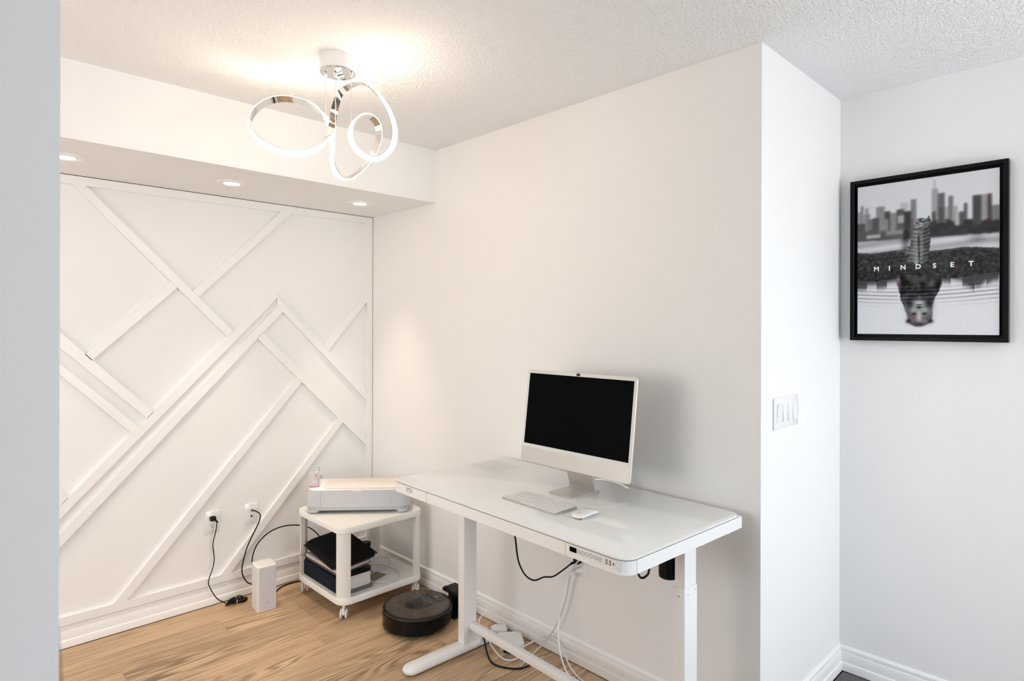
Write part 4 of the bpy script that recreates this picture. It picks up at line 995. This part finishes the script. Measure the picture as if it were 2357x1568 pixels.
cable('coaxial_cable', [(-0.75, -0.0165, 0.454), (-0.742, -0.040, 0.455), (-0.722, -0.050, 0.437), (-0.722, -0.05, 0.410), (-0.731, -0.05, 0.385), (-0.764, -0.05, 0.325), (-0.794, -0.05, 0.261), (-0.818, -0.06, 0.189), (-0.826, -0.08, 0.148), (-0.815, -0.115, 0.112), (-0.790, -0.150, 0.10), (-0.775, -0.1625, 0.095)], 0.0034, 'black_rubber', 'black coaxial cable curving from the wall plate down behind the modem', 'cable')
cable('arching_cable', [(-0.775, -0.1625, 0.16), (-0.782, -0.10, 0.195), (-0.756, -0.06, 0.248), (-0.713, -0.04, 0.291), (-0.651, -0.035, 0.325), (-0.577, -0.035, 0.335), (-0.5, -0.05, 0.326), (-0.446, -0.07, 0.304), (-0.408, -0.09, 0.265), (-0.386, -0.11, 0.217), (-0.375, -0.12, 0.10), (-0.370, -0.125, 0.02), (-0.40, -0.10, 0.004), (-0.46, -0.06, 0.004), (-0.53, -0.04, 0.004), (-0.60, -0.05, 0.004), (-0.66, -0.10, 0.004), (-0.72, -0.145, 0.02)], 0.0034, 'black_rubber', 'black cable arching from the modem over behind the trolley', 'cable')
bd = thing('cable_bundle', 'coiled bundle of black cable tied beside the modem', 'cable bundle', (-0.855, -0.080, 0))
for k in range(7):
    ph = k * 0.9; a_, b2 = 0.055 - 0.003 * k, 0.020 + 0.002 * (k % 3)
    pts = [(a_ * math.cos(t_) + 0.004 * math.sin(ph), b2 * math.sin(t_) * (0.55 + 0.45 * abs(math.cos(t_))) + 0.004 * math.cos(ph), 0.006 + 0.0035 * k + 0.004 * math.sin(t_ * 2 + ph)) for t_ in np.linspace(0, 2 * PI, 16, endpoint=False)]
    MB().tube(pts, 0.0026, 7, 3, True).build('cable_loop', 'black_rubber', bd)
MB().tube([(-0.005, -0.016, 0.005), (-0.004, -0.020, 0.02), (-0.004, -0.005, 0.036), (-0.008, -0.012, 0.060), (-0.010, -0.016, 0.078)], 0.0016, 6, 4).build('cable_tie', 'pen_white', bd)

t = thing('power_plug', 'black power plug in the outlet below the desk', 'plug', (-0.0075, -1.711, 0.454), -PI / 2)
MB().box(-0.013, 0.013, -0.030, 0.0, -0.010, 0.011, 0.003, 2).build('plug_body', 'black_rubber', t)
MB().cyl((-0.004, -0.026, -0.002), (-0.012, -0.044, -0.008), 0.0055, 12).build('strain_relief', 'black_rubber', t)
cable('desk_power_cord', [(-0.052, -1.699, 0.446), (-0.075, -1.668, 0.413), (-0.10, -1.638, 0.387), (-0.13, -1.614, 0.386), (-0.17, -1.595, 0.378), (-0.22, -1.592, 0.412), (-0.27, -1.606, 0.475), (-0.30, -1.621, 0.532), (-0.32, -1.633, 0.593), (-0.33, -1.636, 0.626), (-0.345, -1.640, 0.70), (-0.35, -1.640, 0.784)], 0.0036, 'black_rubber', 'black power cord sagging from the desk underside to the wall outlet', 'cord')
t = thing('power_plug', 'white power plug in the outlet below the desk', 'plug', (-0.0075, -1.711, 0.414), -PI / 2)
mb = MB(); mb.loft([[(x, y, z) for x, y in rrect(-0.013 + i, 0.013 - i, -0.012 + i, 0.012 - i, 0.006)] for i, z in ((0, 0), (0.001, 0.014), (0.005, 0.026), (0.008, 0.036))], True, True, Matrix.Rotation(PI / 2, 4, 'X'))
mb.build('plug_body', 'cable_white', t, True, 50)
cable('white_power_cord', [(-0.044, -1.711, 0.414), (-0.058, -1.700, 0.402), (-0.065, -1.686, 0.38), (-0.07, -1.671, 0.318), (-0.08, -1.66, 0.233), (-0.1, -1.67, 0.169), (-0.125, -1.700, 0.105), (-0.135, -1.735, 0.05), (-0.13, -1.775, 0.012), (-0.11, -1.83, 0.0045)], 0.0036, 'cable_white', 'bright white power cord dropping from the white plug to the floor', 'cord')
cable('grey_power_cord', [(-0.05, -1.765, 0.495), (-0.052, -1.74, 0.470), (-0.052, -1.711, 0.430), (-0.035, -1.675, 0.364), (-0.03, -1.658, 0.293), (-0.035, -1.633, 0.21), (-0.04, -1.592, 0.121), (-0.06, -1.55, 0.054), (-0.102, -1.531, 0.020), (-0.154, -1.534, 0.004), (-0.21, -1.55, 0.004)], 0.0032, 'cable_grey', 'pale grey power cord hanging against the wall behind the white cord', 'cord')
cable('white_floor_cord', [(-0.108, -1.452, 0.012), (-0.072, -1.489, 0.04), (-0.043, -1.529, 0.070), (-0.036, -1.567, 0.080), (-0.036, -1.617, 0.070), (-0.050, -1.663, 0.045), (-0.067, -1.702, 0.02), (-0.085, -1.76, 0.004), (-0.10, -1.82, 0.004)], 0.0034, 'cable_white', 'white cord arching off the floor between adapter and wall', 'cord')
cable('black_floor_cord', [(-0.150, -1.255, 0.050), (-0.185, -1.285, 0.044), (-0.222, -1.338, 0.026), (-0.251, -1.392, 0.0045), (-0.275, -1.45, 0.0045), (-0.267, -1.496, 0.0045), (-0.236, -1.545, 0.0045), (-0.191, -1.568, 0.0045), (-0.140, -1.560, 0.0045), (-0.10, -1.52, 0.0045)], 0.0038, 'black_rubber', 'black cord looping on the floor below the desk crossbar', 'cord')
cable('pale_floor_cord', [(-0.135, -1.252, 0.050), (-0.175, -1.295, 0.042), (-0.196, -1.358, 0.012), (-0.217, -1.443, 0.004), (-0.200, -1.485, 0.004), (-0.150, -1.490, 0.004), (-0.118, -1.462, 0.010)], 0.0034, 'cable_white', 'white cord lying on the floor inside the black cord loop', 'cord')
cable('adapter_cord', [(-0.114, -1.172, 0.012), (-0.105, -1.168, 0.045), (-0.085, -1.180, 0.070), (-0.075, -1.209, 0.080), (-0.067, -1.253, 0.080), (-0.064, -1.287, 0.060), (-0.066, -1.312, 0.039)], 0.0032, 'cable_white', 'white cord arching over the adapters beside the desk leg', 'cord')
t = thing('power_adapter', 'glossy white block power adapter on the floor with chamfered corner', 'power adapter', (-0.105, -1.383, 0), -0.62)
mb = MB(); pp = [(-0.055, -0.048), (0.055, -0.048), (0.055, 0.030), (0.030, 0.050), (-0.055, 0.050)]
mb.loft([[(x * .96, y * .96, 0.0) for x, y in pp], [(x, y, 0.004) for x, y in pp], [(x, y, 0.032) for x, y in pp], [(x * .96, y * .96, 0.036) for x, y in pp]]); mb.build('adapter_shell', 'white_gloss', t, True, 40)
t = thing('power_adapter', 'small rounded white power adapter behind the block adapter', 'power adapter', (-0.072, -1.268, 0), -0.7)
mb = MB(); mb.loft([[(x, y, z) for x, y in rrect(-0.040 + i, 0.040 - i, -0.030 + i, 0.030 - i, min(0.024 - i * 0.3, 0.0285 - i), 7)] for i, z in ((0.004, 0), (0.0, 0.005), (0.0, 0.024), (0.006, 0.032), (0.016, 0.035))]); mb.build('adapter_shell', 'white_gloss', t, True, 60)
t = thing('power_plug', 'black multi-pin plug lying on the floor under the crossbar', 'plug', (-0.155, -1.425, 0), 0.5)
mb = MB()
for k in range(4): mb.box(-0.016, 0.016, -0.020 + k * 0.011, -0.0115 + k * 0.011, 0.0, 0.026 - 0.002 * (k % 2), 0.002, 1)
mb.box(-0.012, 0.012, -0.018, 0.022, 0.002, 0.022); mb.build('plug_body', 'black_rubber', t)

# ------------------------------------------------------------------ clear plastic bin peeking out behind the near wall
t = thing('acrylic_bin', 'clear acrylic bin edge peeking out behind the near grey wall', 'bin', (-1.806, -0.62, 0), 0.0)
rings = []
for i, z in ((0.030, 0.0), (0.006, 0.012), (0.0, 0.04), (0.020, 0.37), (0.022, 0.375), (0.025, 0.37), (0.006, 0.04), (0.012, 0.016), (0.034, 0.005)):
    rings.append([(x, y, z) for x, y in rrect(-0.13 + i, 0.13 - i, -0.13 + i, 0.13 - i, 0.04, 6)])
MB().loft(rings).build('bin_shell', 'acrylic', t, True, 60)
